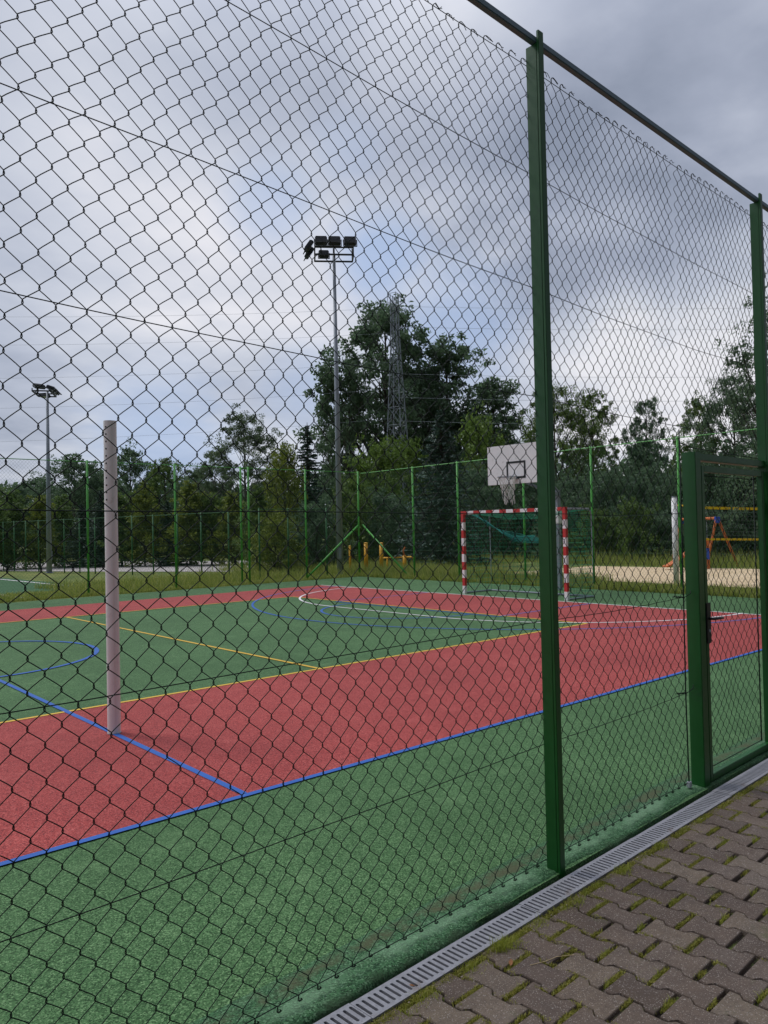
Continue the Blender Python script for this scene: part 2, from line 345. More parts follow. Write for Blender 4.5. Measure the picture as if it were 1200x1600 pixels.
# pavement
def trap(d):
    d = (d+.1075) % .215-.1075; a = abs(d)
    return 1. if a < .043 else (-1. if a > .064 else 1-2*(a-.043)/.021)
pv = MB(); PX, PL = .1475, .215
for j in range(-42, 42):
    ph = .0 if j % 2 == 0 else .1075
    for k in range(-20, 6):
        yj = 1.316+ph+k*PL
        if yj > 1.955: continue
        ge = .006+rnd.random()*.006; gs = .0032+rnd.random()*.002
        ys = [yj+ge, yj+.043, yj+.064, yj+.1075, yj+.151, yj+.172, yj+PL-ge]
        ys = [min(y, 1.986) for y in ys]
        L = []; R = []
        for y in ys:
            dd = (y-1.316-ph)
            L.append((3.0975+j*PX-.0125*trap(dd)+gs, y)); R.append((3.0975+(j+1)*PX+.0125*trap(dd)-gs, y))
        ring = L+R[::-1]; n = len(ring); cx_ = sum(p[0] for p in ring)/n; cy_ = sum(p[1] for p in ring)/n
        hz = rnd.gauss(0, .0011); tx = rnd.gauss(0, .007); ty = rnd.gauss(0, .007); jx = rnd.gauss(0, .0008); jy = rnd.gauss(0, .001)
        def lvl(ins, z):
            o = []
            for (x, y) in ring:
                dx, dy = x-cx_, y-cy_; o.append((cx_+dx*(1-ins/.07)+jx, cy_+dy*(1-ins/.105)+jy, z+hz+tx*dx+ty*dy))
            return o
        V = lvl(0, -.045)+lvl(0, -.0055)+lvl(.0016, -.0016)+lvl(.0042, 0)
        Fc = [(l*n+i, l*n+(i+1) % n, (l+1)*n+(i+1) % n, (l+1)*n+i) for l in range(3) for i in range(n)]
        Fc = [f[::-1] for f in Fc]; Fc.append(tuple(3*n+i for i in range(n))[::-1])
        pv.add(V, Fc)
struct('pavement', pv, M['paver'], 'brown grey interlocking concrete paving beside the drain', 'pavement')
g = MB(); V, Fc = grid_sheet(-4, 10, -3.2, 1.99, 60, lambda x, y: -.017+.004*math.sin(x*37+y*23)*math.sin(y*51)); g.add(V, Fc)
struct('paving_joint_soil', g, M['soil'], 'mossy brown soil filling the joints between the paving blocks', 'soil')
g = MB(); g.box((-4, 1.988, -.14), (10, 1.996, -.004)); struct('drain_channel_wall', g, M['dark_soil'], 'dark channel wall beside the drain', 'channel')
# grates, one metre each
def grate_mesh():
    mb = MB(); Pt = 1/35.; y0, y1 = -.060, .060; nseg = 8; w = .0062; ye = .0415
    for i in range(35):
        c = (i+.5)*Pt; x0, x1 = i*Pt, (i+1)*Pt
        if i == 0: x0 += .0015
        if i == 34: x1 -= .0015
        hole = []
        for k in range(nseg+1): a = math.pi*k/nseg; hole.append((c+w*math.cos(a), ye-w+w*math.sin(a)))
        for k in range(nseg+1): a = math.pi+math.pi*k/nseg; hole.append((c+w*math.cos(a), -ye+w+w*math.sin(a)))
        outer = []
        for k in range(nseg+1):
            s = k/nseg; outer.append((x1, y1*(s*4)) if s < .25 and k == 0 else ((x1, y1) if s <= .25 else ((x1+(x0-x1)*(s-.25)*2, y1) if s <= .75 else (x0, y1))))
        outer[0] = (x1, .02); outer[-1] = (x0, .02)
        lower = [(x0+x1-p[0], -p[1]) for p in outer]
        outer = outer+lower; n = len(hole)
        V = [(p[0], p[1], 0) for p in outer]+[(p[0], p[1], 0) for p in hole]+[(p[0], p[1], -.016) for p in hole]+[(p[0], p[1], -.016) for p in outer]
        Fc = []
        for k in range(n):
            k2 = (k+1) % n; Fc += [(k, k2, n+k2, n+k), (n+k, n+k2, 2*n+k2, 2*n+k), (3*n+k, 3*n+k2, k2, k)]
        mb.add(V, Fc)
    return mb.mesh('drain_grate')
gm = grate_mesh(); gm.materials.append(M['grate'])
dz = [(-2.2, 0, 0), (-1.2, 0, 0), (-.2, 0, 0), (.8, .001, 0), (1.8, -.002, .1), (2.8, .002, -.1), (3.8, -.001, 0.05), (4.8, .002, 0), (5.8, 0, 0), (6.8, 0, 0)]
gl = ['slotted steel drain grate cut off by the bottom edge of the picture', 'slotted steel drain grate beside the big grass tuft, second from the bottom',
      'slotted steel drain grate in front of the tall fence post nearest the camera', 'slotted steel drain grate between the tall near post and the gate post', 'slotted steel drain grate in front of the gate, at the right edge']
vis = {1: None}
for i, (x, dy, dr) in enumerate(dz):
    o = bpy.data.objects.new('drain_grate', gm); COL.objects.link(o); o.location = (x, 2.057+dy, .004+.001*(i % 2)); o.rotation_euler = (0, 0, math.radians(dr))
    lb = {3: gl[0], 4: gl[1], 5: gl[2], 6: gl[3], 7: gl[4]}.get(i, 'slotted steel drain grate farther along the row, beyond the edge of the picture')
    tag(o, lb, 'drain grate', 'slotted drain grates in a row along the fence')

# weeds in joints: ONE object, plus moss
def blades(name, pts, hmin, hmax, w, seed, lean=.5, size=None):
    r = np.random.RandomState(seed); P = np.asarray(pts, float); n = len(P)
    hh = (hmin+(hmax-hmin)*r.rand(n)**1.5)*(1 if size is None else size); a = r.rand(n)*2*math.pi; l = lean*hh*r.rand(n)
    d = np.stack([np.cos(a), np.sin(a)], 1); b = r.rand(n)*math.pi; s = np.stack([np.cos(b), np.sin(b)], 1)*w/2
    z = P[:, 2]
    v0 = np.stack([P[:, 0]-s[:, 0], P[:, 1]-s[:, 1], z], 1); v1 = np.stack([P[:, 0]+s[:, 0], P[:, 1]+s[:, 1], z], 1)
    m0 = np.stack([P[:, 0]+d[:, 0]*l*.35-s[:, 0]*.8, P[:, 1]+d[:, 1]*l*.35-s[:, 1]*.8, z+hh*.6], 1)
    m1 = np.stack([P[:, 0]+d[:, 0]*l*.35+s[:, 0]*.8, P[:, 1]+d[:, 1]*l*.35+s[:, 1]*.8, z+hh*.6], 1)
    tp = np.stack([P[:, 0]+d[:, 0]*l, P[:, 1]+d[:, 1]*l, z+hh*(1-.35*l/hh)], 1)
    V = np.stack([v0, v1, m1, m0, tp], 1).reshape(-1, 3); i = np.arange(n)*5
    T = np.concatenate([np.stack([i, i+1, i+2], 1), np.stack([i, i+2, i+3], 1), np.stack([i+3, i+2, i+4], 1)])
    return npmesh(name, V, T)
r = np.random.RandomState(5); W_ = []; Sz = []
def tuft(x, y, n, s, h):
    for _ in range(n): W_.append((x+r.randn()*s, min(y+r.randn()*s*.7, 1.99), -.008)); Sz.append(h)
for (x, y, n, s, h) in [(2.46, 1.955, 260, .022, 1.5), (2.52, 1.93, 130, .03, 1.0), (2.27, 1.95, 160, .03, .7), (2.02, 1.95, 200, .03, .7), (3.0, 1.955, 180, .028, .8), (3.2, 1.96, 120, .02, .6), (3.42, 1.95, 200, .03, .9), (3.8, 1.96, 140, .025, .9), (2.72, 1.96, 160, .03, .7), (4.3, 1.96, 90, .03, .6), (1.9, 1.93, 160, .03, .6)]: tuft(x, y, n, s, h)
for _ in range(90): tuft(-1+r.rand()*8, 1.965+.01*r.randn(), int(20+60*r.rand()), .02, .35+.4*r.rand())
for j in range(-30, 30):
    ph = 0 if j % 2 == 0 else .1075
    for k in range(-12, 4):
        yj = 1.316+ph+k*PL
        if yj > 1.97: continue
        q = r.rand()*(.6+.5*math.sin(j*.9+k*1.3)*math.sin(k*.7+j*.31))
        if q > .30:
            nn = int(20+80*r.rand()); x0 = 3.0975+j*PX+.012+.12*r.rand()*.5
            for _ in range(nn): W_.append((x0+r.rand()*.06, yj+r.randn()*.004, -.010)); Sz.append(.40+.5*r.rand())
Wm = blades('weeds', W_, .015, .05, .0022, 2, 1.1, np.array(Sz)); o = obj('joint_weeds', Wm, M['weed_blade']); tag(o, 'small grass and weeds growing in the paving joints and along the drain', 'weeds', kind='stuff')
# moss cushions
Mo = []
for _ in range(800):
    y = 1.95-abs(r.randn())*.35; x = -.5+r.rand()*6.5
    jj = round((x-3.0975)/PX); ph = 0 if jj % 2 == 0 else .1075
    if r.rand() < .6: yy = 1.316+ph+round((y-1.316-ph)/PL)*PL; xx = 3.0975+jj*PX+.02+.11*r.rand(); sx, sy = .018, .004
    else: xx = 3.0975+jj*PX+.004*r.randn(); yy = y; sx, sy = .004, .02
    if r.rand() < .35: yy = 1.97; sx = .03; sy = .01
    for _k in range(90): Mo.append((xx+sx*r.randn(), min(yy+sy*r.randn(), 1.99), -.009))
Mm = blades('moss', Mo, .010, .020, .003, 9, 1.2); o = obj('moss', Mm, M['moss']); tag(o, 'olive moss cushions in the gaps between paving blocks', 'moss', kind='stuff')
# grit and dry bits on paving: two dead leaves
def dead_leaf(x, y, rz, s, label):
    mb = MB(); V = [(-1, 0, 0), (-.5, .35, .12), (.3, .38, .05), (1, 0, .15), (.35, -.36, .1), (-.5, -.3, .02), (0, 0, -.02)]
    mb.add([(a*s, b_*s, c*s+.004) for a, b_, c in V], [(0, 6, 1), (1, 6, 2), (2, 6, 3), (3, 6, 4), (4, 6, 5), (5, 6, 0)])
    o = obj('dead_leaf', mb, M['dead_leaf'], loc=(x, y, .002), rz=rz); tag(o, label, 'leaf')
dead_leaf(2.40, 1.86, .6, .022, 'curled brown dead leaf on the paving beside the big grass tuft')
dead_leaf(2.03, 2.03, 2, .012, 'tiny brown dead leaf lying on the drain grate')
mb = MB(); mb.tube([(2.44, 1.80, .004), (2.50, 1.77, .006), (2.56, 1.76, .004), (2.62, 1.72, .003)], .0012, 5); tag(obj('dry_straw', mb, paint('straw', (.5, .38, .2), .8)), 'thin pale dry straw lying on the paving by the tuft', 'straw')

r = np.random.RandomState(12); ng = 1500; gx = -.5+r.rand(ng)*6.5; gy = np.where(r.rand(ng) < .45, 1.98-np.abs(r.randn(ng))*.05, -.5+2.45*r.rand(ng)); gs = .0012+.003*r.rand(ng)**3
base = np.array([(-1, -.8, 0), (1, -.7, 0), (.9, .8, 0), (-.9, .9, 0), (.1, 0, .9)]); an = r.rand(ng)*6.28
bx = base[None, :, 0]*np.cos(an)[:, None]-base[None, :, 1]*np.sin(an)[:, None]; by = base[None, :, 0]*np.sin(an)[:, None]+base[None, :, 1]*np.cos(an)[:, None]
V = np.stack([gx[:, None]+bx*gs[:, None], gy[:, None]+by*gs[:, None], .0005+base[None, :, 2]*gs[:, None]], -1).reshape(-1, 3); i5 = np.arange(ng)*5
T_ = np.concatenate([np.stack([i5+a, i5+b, i5+4], 1) for a, b in ((0, 1), (1, 2), (2, 3), (3, 0))])
tag(obj('grit', npmesh('grit', V, T_), noise_mat('grit_stone', [(.3, (.12, .09, .07)), (.6, (.3, .26, .2)), (.75, (.5, .46, .4))], 20)), 'scattered grit and crumbs of soil on the paving', 'grit', kind='stuff')
# ------------------------------------------------------------------ chain link
def chain(name, x0, x1, z0, z1, px=.09, pz=.1, r_=.00165, sides=5, ft=.0021, ox=.716, oz=.593, wav=.0034, seed=1, simple=False, hooks=False, bottom=False, mt=None):
    hp = px/2; k0 = math.ceil((x0-ox)/hp); k1 = math.floor((x1-ox)/hp); ks = np.arange(k0, k1)
    m0 = math.ceil((z0-oz)/(pz/2)); m1 = math.floor((z1-oz)/(pz/2)); ms = np.arange(m0, m1+1)
    rr = np.random.RandomState(seed)
    Wd = len(ks); nodesx = ox+ks[:, None]*hp+((ms[None, :]+ks[:, None]) % 2)*hp     # zigzag column
    nz = np.broadcast_to(oz+ms[None, :]*pz/2, nodesx.shape)
    # large-scale waviness shared by neighbouring wires
    def wave(x, z, s): 
        return wav*(np.sin(x*5.1+s)+np.sin(z*4.3+s*2.1+x*1.7)+.8*np.sin(x*11+z*7+s)+.6*np.sin(z*13-x*9+s*3))
    if simple:
        P = np.stack([nodesx+wave(nodesx, nz, 1), 0*nz+((ms[None, :]+ks[:, None]) % 2)*.002, nz+wave(nodesx, nz, 2)], -1)
    else:
        sgn = np.where((ms[None, :]+ks[:, None]) % 2 == 0, -1., 1.)          # -1 left bend, +1 right bend
        e = .0016; kz = .0066
        pts = []
        offs = [(-kz, e*.3, -1), (-kz*.45, e, -.55), (kz*.45, e, .55), (kz, e*.3, 1)]
        for dz_, dx_, fr in offs:
            # arriving from below is front for right bends, back for left bends
            pts.append(np.stack([nodesx+sgn*dx_, fr*sgn*ft, nz+dz_], -1))
        A = np.stack(pts, 2)                                             # (W,N,4,3)
        nxt = np.roll(A[:, :, 0], -1, axis=1); q1 = A[:, :, 3]*.7+nxt*.3; q2 = A[:, :, 3]*.3+nxt*.7
        bow = .0012; q1[..., 0] += sgn*bow; q2[..., 0] -= -sgn*bow*.6
        A = np.concatenate([A, q1[:, :, None], q2[:, :, None]], 2).reshape(Wd, -1, 3)[:, :-2]
        x_, z_ = A[..., 0].copy(), A[..., 2].copy()
        A[..., 0] += wave(x_, z_, 1); A[..., 2] += wave(x_, z_, 4); A[..., 1] += 1.8*wave(x_*.6, z_*.5, 7)
        P = A
    V, Q = tubes(P, r_, sides)
    if hooks or bottom:
        ends = []
        for i in range(Wd):
            for doit, pe, s in ((hooks, P[i, -1], 1), (bottom, P[i, 0], -1)):
                if not doit: continue
                q = rr.rand(4)
                if s > 0:
                    L = .028+.026*q[0]
                    pp = [pe+np.array([0, 0, -.004]), pe+np.array([.001, .002, .005]), pe+np.array([.005, -.002, .010+.006*q[1]]), pe+np.array([.014, -.004, .012+.008*q[2]]), pe+np.array([.014+L*.6, -.004+.006*q[1], .010+.012*(q[3]-.3)]), pe+np.array([.014+L, -.002, .006+.030*(q[2]-.45)])]
                else:
                    pp = [pe, pe+np.array([.001, .003, -.006]), pe+np.array([.005, .004, -.010]), pe+np.array([.010, .001, -.008]), pe+np.array([.012, -.003, -.003]), pe+np.array([.008, -.004, .003])]
                ends.append(pp)
        V2, Q2 = tubes(np.array(ends), r_, sides); Q = np.concatenate([Q, Q2+len(V)]); V = np.concatenate([V, V2])
    me = npmesh(name, V, Q); me.materials.append(mt or M['wire']); me.polygons.foreach_set('use_smooth', [True]*len(me.polygons)); return me
def twire(mb, pts, rw=.0019, n=5):   # wire through points, subdivided
    mb.tube(pts, rw, n)
FR = thing('chain_link_fence', 'tall dark green chain link fence in the foreground with rail on top', 'fence', (0, 2.2, 0))
MESHY = .062
posts_x = [-5.5, -2.6, .26, 3.185, 6.02, 8.9]
for x in posts_x:
    p = MB(); p.box((x, -.031, -.05), (x+.042, .034, 4.0755), bev=.003); 
    o = obj('post', p, M['dark_green'], FR)
    p = MB(); p.box((x-.0012, -.046, -.05), (x+.0405, -.0315, 4.135), bev=.002); obj('post_strip', p, M['dark_green'], o)
rl = MB()
for a, b2 in zip(posts_x[:-1], posts_x[1:]): pass
rl.box((-7, -.027, 4.0775), (11, .006, 4.111), bev=.004); obj('top_rail', rl, M['rail_green'], FR)
obj('mesh_panel', chain('mesh_panel', -2.6, 4.81, .04, 4.0, hooks=True, bottom=True), None, FR, loc=(0, .040, 0))
obj('mesh_panel', chain('mesh_panel', 4.81, 6.05, 2.2, 4.0, hooks=True, seed=2), None, FR, loc=(0, .040, 0))
obj('mesh_panel', chain('mesh_panel', 6.05, 10.4, .04, 4.0, hooks=True, bottom=True, seed=3), None, FR, loc=(0, .040, 0))
ry = .037
rw_ = random.Random(11)
def rise(x, z): return .026*min(4, 3.2-x if x < 3.2 else (3.2-x)*.4)*(z-1.4)/1.3 if 1.5 < z < 3.9 else 0
def hwire(z, x0, x1, sag, zend=None):
    mb = MB(); pts = []; xs_ = [q for q in posts_x if x0 < q < x1]; stops = [x0]+[q+.02 for q in xs_]+[x1]
    for a, b2 in zip(stops[:-1], stops[1:]):
        kink = rw_.uniform(.3, .8); kd = rw_.uniform(-.012, .012)
        for i in range(14):
            s = i/14; x = a+(b2-a)*s
            tri = kd*(s/kink if s < kink else (1-s)/(1-kink))
            pts.append((x, ry+.001*math.sin(x*3), z+rise(x, z)-sag*.35*4*s*(1-s)+tri+.0015*math.sin(x*26)))
    pts.append((x1, ry, z+rise(x1, z))); mb.tube(pts, .0019, 5); return mb
for z, x0, x1, sg in ((3.445, -2.6, 10.4, .022), (2.87, -2.6, 10.4, .035), (2.325, -2.6, 10.4, .04), (1.745, -2.6, 4.74, .02), (1.21, -2.6, 4.74, .018), (.605, -2.6, 4.74, .02), (3.99, -2.6, 10.4, .01), (.045, -2.6, 4.78, .006), (1.77, 6.05, 10.4, .02), (1.21, 6.05, 10.4, .02), (.605, 6.05, 10.4, .02), (.052, 6.05, 10.4, .01)):
    obj('tension_wire', hwire(z, x0, x1, sg), M['wire'], FR, smooth=True)
q = MB(); q.tube([(4.745, ry, .03), (4.735, ry, .6), (4.745, ry, 1.2), (4.75, ry, 2.27)], .0045, 6); obj('tension_bar', q, M['wire'], FR, smooth=True)
q = MB(); q.tube([(4.745, ry, 2.19), (4.9, ry-.02, 2.165), (5.4, ry-.02, 2.155), (6.03, ry, 2.15)], .003, 6); obj('tension_wire', q, M['wire'], FR, smooth=True)
# ties from bar to gate post
for z in (1.21, .61):
    q = MB()
    q.tube([(4.60, ry+.003, z+.012), (4.68, ry-.004, z+.008), (4.745, ry-.008, z), (4.80, ry-.02, z+.02), (4.83, .03, z+.035)], .0026, 5)
    tw = [(4.62+.01*i, ry+.004*math.sin(i*1.4)-.003, z+.012-.001*i+.004*math.cos(i*1.4)) for i in range(12)]; q.tube(tw, .003, 5)
    obj('wire_tie', q, M['wire'], FR, smooth=True)
# turnbuckle foot
q = MB(); q.box((4.73, ry-.012, .015), (4.762, ry+.012, .05), bev=.003); obj('bar_foot', q, M['galv'], FR)
# gate frame in fence
q = MB(); q.box((4.835, -.025, -.05), (4.915, .065, 2.135), bev=.004); gp = obj('gate_post', q, M['dark_green'], FR)
q = MB(); q.box((4.917, -.018, 2.082), (6.018, .045, 2.128), bev=.004); obj('gate_lintel', q, M['dark_green'], FR)
# gate leaf, a thing of its own
GT = thing('gate', 'dark green mesh gate with black lever handle at the right edge', 'gate', (4.93, 2.2, 0))
lf = MB(); LW, LZ0, LZ1 = 1.06, .015, 2.05
for a, b2 in (((0, -.02, LZ0), (.042, .02, LZ1)), ((LW-.042, -.02, LZ0), (LW, .02, LZ1))): lf.box(a, b2, bev=.003)
for a, b2 in (((.043, -.019, LZ0), (LW-.043, .019, LZ0+.042)), ((.043, -.019, LZ1-.042), (LW-.043, .019, LZ1))): lf.box(a, b2, bev=.003)
obj('leaf_frame', lf, M['dark_green'], GT)
cm = chain('leaf_mesh', .05, LW-.05, LZ0+.06, LZ1-.05, seed=6, wav=.005, ox=.0, oz=.02); obj('leaf_mesh', cm, None, GT, loc=(0, .034, 0))
q = MB()
for x in (.075, LW-.065): q.tube([(x, .034, LZ0+.05), (x, .034, LZ1-.03)], .005, 6)
for z in (LZ0+.055, LZ1-.06): q.tube([(.05, .034, z), (LW-.05, .034, z)], .003, 5)
obj('mesh_border', q, M['wire'], GT, smooth=True)
q = MB(); q.box((-.004, -.030, .90), (.056, -.0205, 1.16), bev=.003); q.box((.002, -.02, .93), (.060, .030, 1.12), bev=.003); lk = obj('lock_box', q, M['black'], GT)
q = MB(); q.tube([(.025, -.02, 1.06), (.025, -.062, 1.06), (.045, -.07, 1.06), (.145, -.068, 1.055), (.155, -.066, 1.054)], [.009, .009, .009, .0075, .007], 8); obj('handle', q, M['black'], lk, smooth=True)
q = MB(); q.tube([(.03, -.034, .98), (.03, -.03, .98)], .010, 10); obj('key_cylinder', q, M['galv'], lk)
for z in (.35, 1.72):
    q = MB(); q.tube([(LW+.012, 0, z), (LW+.012, 0, z+.11)], .013, 10); q.box((LW-.004, -.006, z+.01), (LW+.012, .006, z+.05)); obj('hinge', q, M['dark_green'], GT)

# ------------------------------------------------------------------ other fences
def fence(label, A, B, post_t, ht, zbase=0, rp=.032, mesh_px=.09, corner_brace=False, top=None, pm='far_green', wr=.0022, square=False):
    A = np.array(A, float); B = np.array(B, float); L = np.linalg.norm(B-A); rz = math.atan2(B[1]-A[1], B[0]-A[0])
    T = thing('mesh_fence', label, 'fence', (A[0], A[1], zbase), rz)
    pm_ = None
    for t_ in post_t:
        p = MB()
        if square: p.box((t_-rp, -rp, -.1), (t_+rp, rp, ht))
        else: p.tube([(t_, 0, -.1), (t_, 0, ht)], rp, 8)
        obj('post', p, M[pm], T, smooth=not square)
    q = MB(); q.tube([(0, -.03, ht-.04), (L, -.03, ht-.04)], .012 if top is None else top, 5); obj('top_rail', q, M[pm], T)
    obj('mesh_panel', chain('mesh_panel', 0, L, .06, ht-.06, px=mesh_px, pz=mesh_px*1.1, r_=wr, sides=3, simple=True, ox=0, oz=.1, mt=M['far_wire']), None, T, loc=(0, -.03, 0))
    q = MB()
    for z in (.06, ht*.25, ht*.5, ht*.75): q.tube([(0, -.032, z), (L, -.032, z)], .0022, 4)
    obj('tension_wire', q, M['far_wire'], T); return T
cx0, cy0 = 18.62, FY(18.62)
A = (cx0, cy0); Bp = (-9, FY(-9)); L = math.hypot(A[0]-Bp[0], A[1]-Bp[1])
def tpos(X): return (cx0-X)*L/(cx0+9)
TF = fence('tall green mesh fence along the far side of the court', A, Bp, [0.0]+[tpos(x) for x in (16.3, 14.06, 13.78, 11.52, 8.9, 6.4, 3.9, 1.4, -1.1, -3.6, -6.1, -8.6)], 3.78)
# small portal between the double posts
q = MB(); q.tube([(tpos(16.25), -.02, .02), (.03, 0, 1.82)], .035, 8); obj('brace', q, M['far_green'], TF, smooth=True)
q = MB(); q.bar((tpos(14.06), -.05, 3.72), (tpos(13.78), -.05, 3.72), .04, .04); obj('cross_piece', q, M['far_green'], TF)
q = MB(); q.bar((tpos(9.15), -.05, 3.74), (tpos(8.7), -.05, 3.74), .04, .04); obj('cross_piece', q, M['far_green'], TF)
EB = (FX(-8), -8.0); L2 = math.hypot(EB[0]-cx0, EB[1]-cy0)
TE = fence('tall green mesh fence across the end of the court behind the goal', (cx0+.08, cy0-.1), EB, [(cy0-y)*L2/(cy0+8) for y in (18.05, 15.95, 13.3, 11.0, 8.54, 6.1, 3.6, 1.1, -1.4, -3.9, -6.4)], 3.74)
q = MB(); q.tube([(2.55, -.0, .02), (.02, 0, 1.84)], .03, 8); obj('brace', q, M['far_green'], TE, smooth=True)
# lower fences beyond
def onseg(px_, A, B):
    d = ray(px_, 826); A = np.array(A); B = np.array(B); e = B-A
    t = (A[0]*d[1]-A[1]*d[0])/(e[1]*d[0]-e[0]*d[1]); return t*np.linalg.norm(e)
A1, B1 = (15.55, 22.9), (12.75, 41.5)
fence('low green mesh fence running away beside the turf pitch', A1, B1, [onseg(p, A1, B1) for p in (357, 314, 277, 239, 206, 174, 148, 124, 100, 79, 60, 40, 22, 5)], 2.45, rp=.028, wr=.0018, mesh_px=.12, pm='low_green')
A2, B2 = (15.65, 22.7), (18.0, 22.0)
fence('short low green mesh fence piece behind the far corner of the court', A2, B2, [onseg(405, A2, B2), onseg(450, A2, B2), onseg(510, A2, B2)], 2.5, rp=.03, wr=.0018, mesh_px=.12, pm='low_green')

# ------------------------------------------------------------------ goal
GR, GL = np.array([14.75, 9.62]), np.array([14.93, 12.73]); gd = GL-GR; gw = np.linalg.norm(gd)
G = thing('handball_goal', 'red and white striped handball goal with green net', 'goal', (GR[0], GR[1], 0), math.atan2(gd[1], gd[0]))   # local x: right post -> left post, local -y: behind
RW = [M['white_paint'], M['red_paint']]
GH = 2.0
for x in (0, gw):
    p = MB(); n = 10
    for i in range(n): p.box((x-.04, -.04, GH*i/n+.0), (x+.04, .04, GH*(i+1)/n), mi=(i+0) % 2, )
    obj('goal_post', p, RW, G)
p = MB(); n = 15; xs_ = np.linspace(-.04, gw+.04, n+1)
for i in range(n): p.box((xs_[i], -.041, GH+.001), (xs_[i+1], .041, GH+.081), mi=(i+1) % 2)
obj('crossbar', p, RW, G)
dp = 1.0
p = MB()
for x in (0, gw):
    p.tube([(x, -.03, GH+.03), (x, -.3, GH+.03), (x, -dp+.12, GH+.03), (x, -dp+.03, GH-.02), (x, -dp, GH-.12), (x, -dp, .03)], .016, 7)
    p.tube([(x, -.04, .025), (x, -dp, .025)], .02, 7)
p.tube([(0, -dp, .025), (gw, -dp, .025)], .02, 7); obj('rear_frame', p, M['grey_steel'], G, smooth=True)
p = MB(); p.tube([(0, -.03, GH+.05), (0, -dp+.1, GH+.05)], .012, 6); obj('net_bar', p, M['galv'], G, smooth=True)
def netgrid(mb, fn, nu, nv, rr_, n=3, m=24):
    for i in range(nu+1): mb.tube([fn(i/nu, k/m) for k in range(m+1)], rr_, n, caps=False)
    for j in range(nv+1): mb.tube([fn(k/m, j/nv) for k in range(m+1)], rr_, n, caps=False)
p = MB(); sg = lambda a: math.sin(math.pi*a)
for x in (0, gw): netgrid(p, lambda a, b_: (x+.03*sg(a)*sg(b_)*(1 if x > 0 else -1), -.03-(dp-.03)*a, .05+(GH-.05)*b_), 9, 19, .0036)
netgrid(p, lambda a, b_: (gw*a, -dp-.10*sg(b_)*sg(a)+.02*math.sin(a*17), .05+(GH-.1)*b_), 30, 19, .003, m=20)
netgrid(p, lambda a, b_: (gw*a, -.03-(dp-.08)*b_, GH+.02-.18*sg(b_)*sg(a)), 30, 9, .003, m=20)
obj('net', p, M['goal_net'], G)
p = MB()
for k in range(26):
    q0 = rnd.uniform(-.06, .06); q1 = rnd.uniform(-.10, .10); q2 = rnd.uniform(-.2, .2)
    p.tube([(gw-.25+q0, -.15+q0, GH-.02), (gw-.55+q0*.5, -.25+q1*.3, GH-.22+q0), (gw-.95+q1, -.35+q0, GH-.45+q1*.6), (gw-1.35+q2, -.5, GH-.62+q1), (gw-1.8+q2, -.8, GH-.66+q2*.5)], .0045, 4)
obj('net_fold', p, M['teal_net'], G)
# ------------------------------------------------------------------ basketball hoop
HX, HY = 15.6, 11.56
B = thing('basketball_hoop', 'white basketball backboard with ring and net on a grey pole behind the goal', 'basketball hoop', (17.0, 11.3, 0))
p = MB(); p.box((-.06, -.06, 0), (.06, .06, 2.58), bev=.008); obj('pole', p, M['grey_steel'], B)
p = MB(); p.box((-.075, -.075, 1.72), (.075, .075, 2.1), bev=.01); obj('pole_wrap', p, M['white_paint'], B)
p = MB()
for dy in (-.05, .05): p.bar((-.03, dy, 2.45), (HX-17.0+.03, HY-11.3+dy*5, 2.98), .05, .07); p.bar((-.03, dy, 2.55), (HX-17.0+.03, HY-11.3+dy*5, 3.42), .04, .05)
obj('arm', p, M['grey_steel'], B)
p = MB(); p.box((HX-17.0-.012, HY-11.3-.87, 2.73), (HX-17.0+.02, HY-11.3+.87, 3.71), bev=.004); bb = obj('backboard', p, M['white_paint'], B)
p = MB(); xf = HX-17.0-.0165; yc = HY-11.3
def frame_rect(y0, y1, z0, z1, w):
    for a in ((y0, z1-w, y1, z1), (y0, z0, y1, z0+w), (y0, z0+w, y0+w, z1-w), (y1-w, z0+w, y1, z1-w)): p.box((xf, a[0], a[1]), (xf+.004, a[2], a[3]))
frame_rect(yc-.31, yc+.27, 2.86, 3.29, .05); obj('target_square', p, M['black'], bb)
p = MB(); rcx = HX-17.0-.36; zr = 2.89
ring = [(rcx+.225*math.cos(a), yc+.225*math.sin(a), zr) for a in np.linspace(0, 2*math.pi, 33)]
p.tube(ring, .011, 6, caps=False); p.box((rcx+.22, yc-.08, zr-.05), (HX-17.0-.013, yc+.08, zr+.006)); obj('ring', p, M['grey_steel'], B, smooth=True)
p = MB(); nn = 12
for k in range(nn):
    for s in (1, -1):
        pts = []
        for i in range(13):
            f_ = i/12; a = 2*math.pi*(k+s*i/4)/nn; rr_ = .225-.115*f_**.7+.01*math.sin(k*3+i); pts.append((rcx+rr_*math.cos(a)+.03*f_*math.sin(k), yc+rr_*math.sin(a)-.05*f_, zr-.62*f_*(1+.12*math.sin(k*2.3))))
        p.tube(pts, .007, 4)
obj('hoop_net', p, M['white_cord'], B)
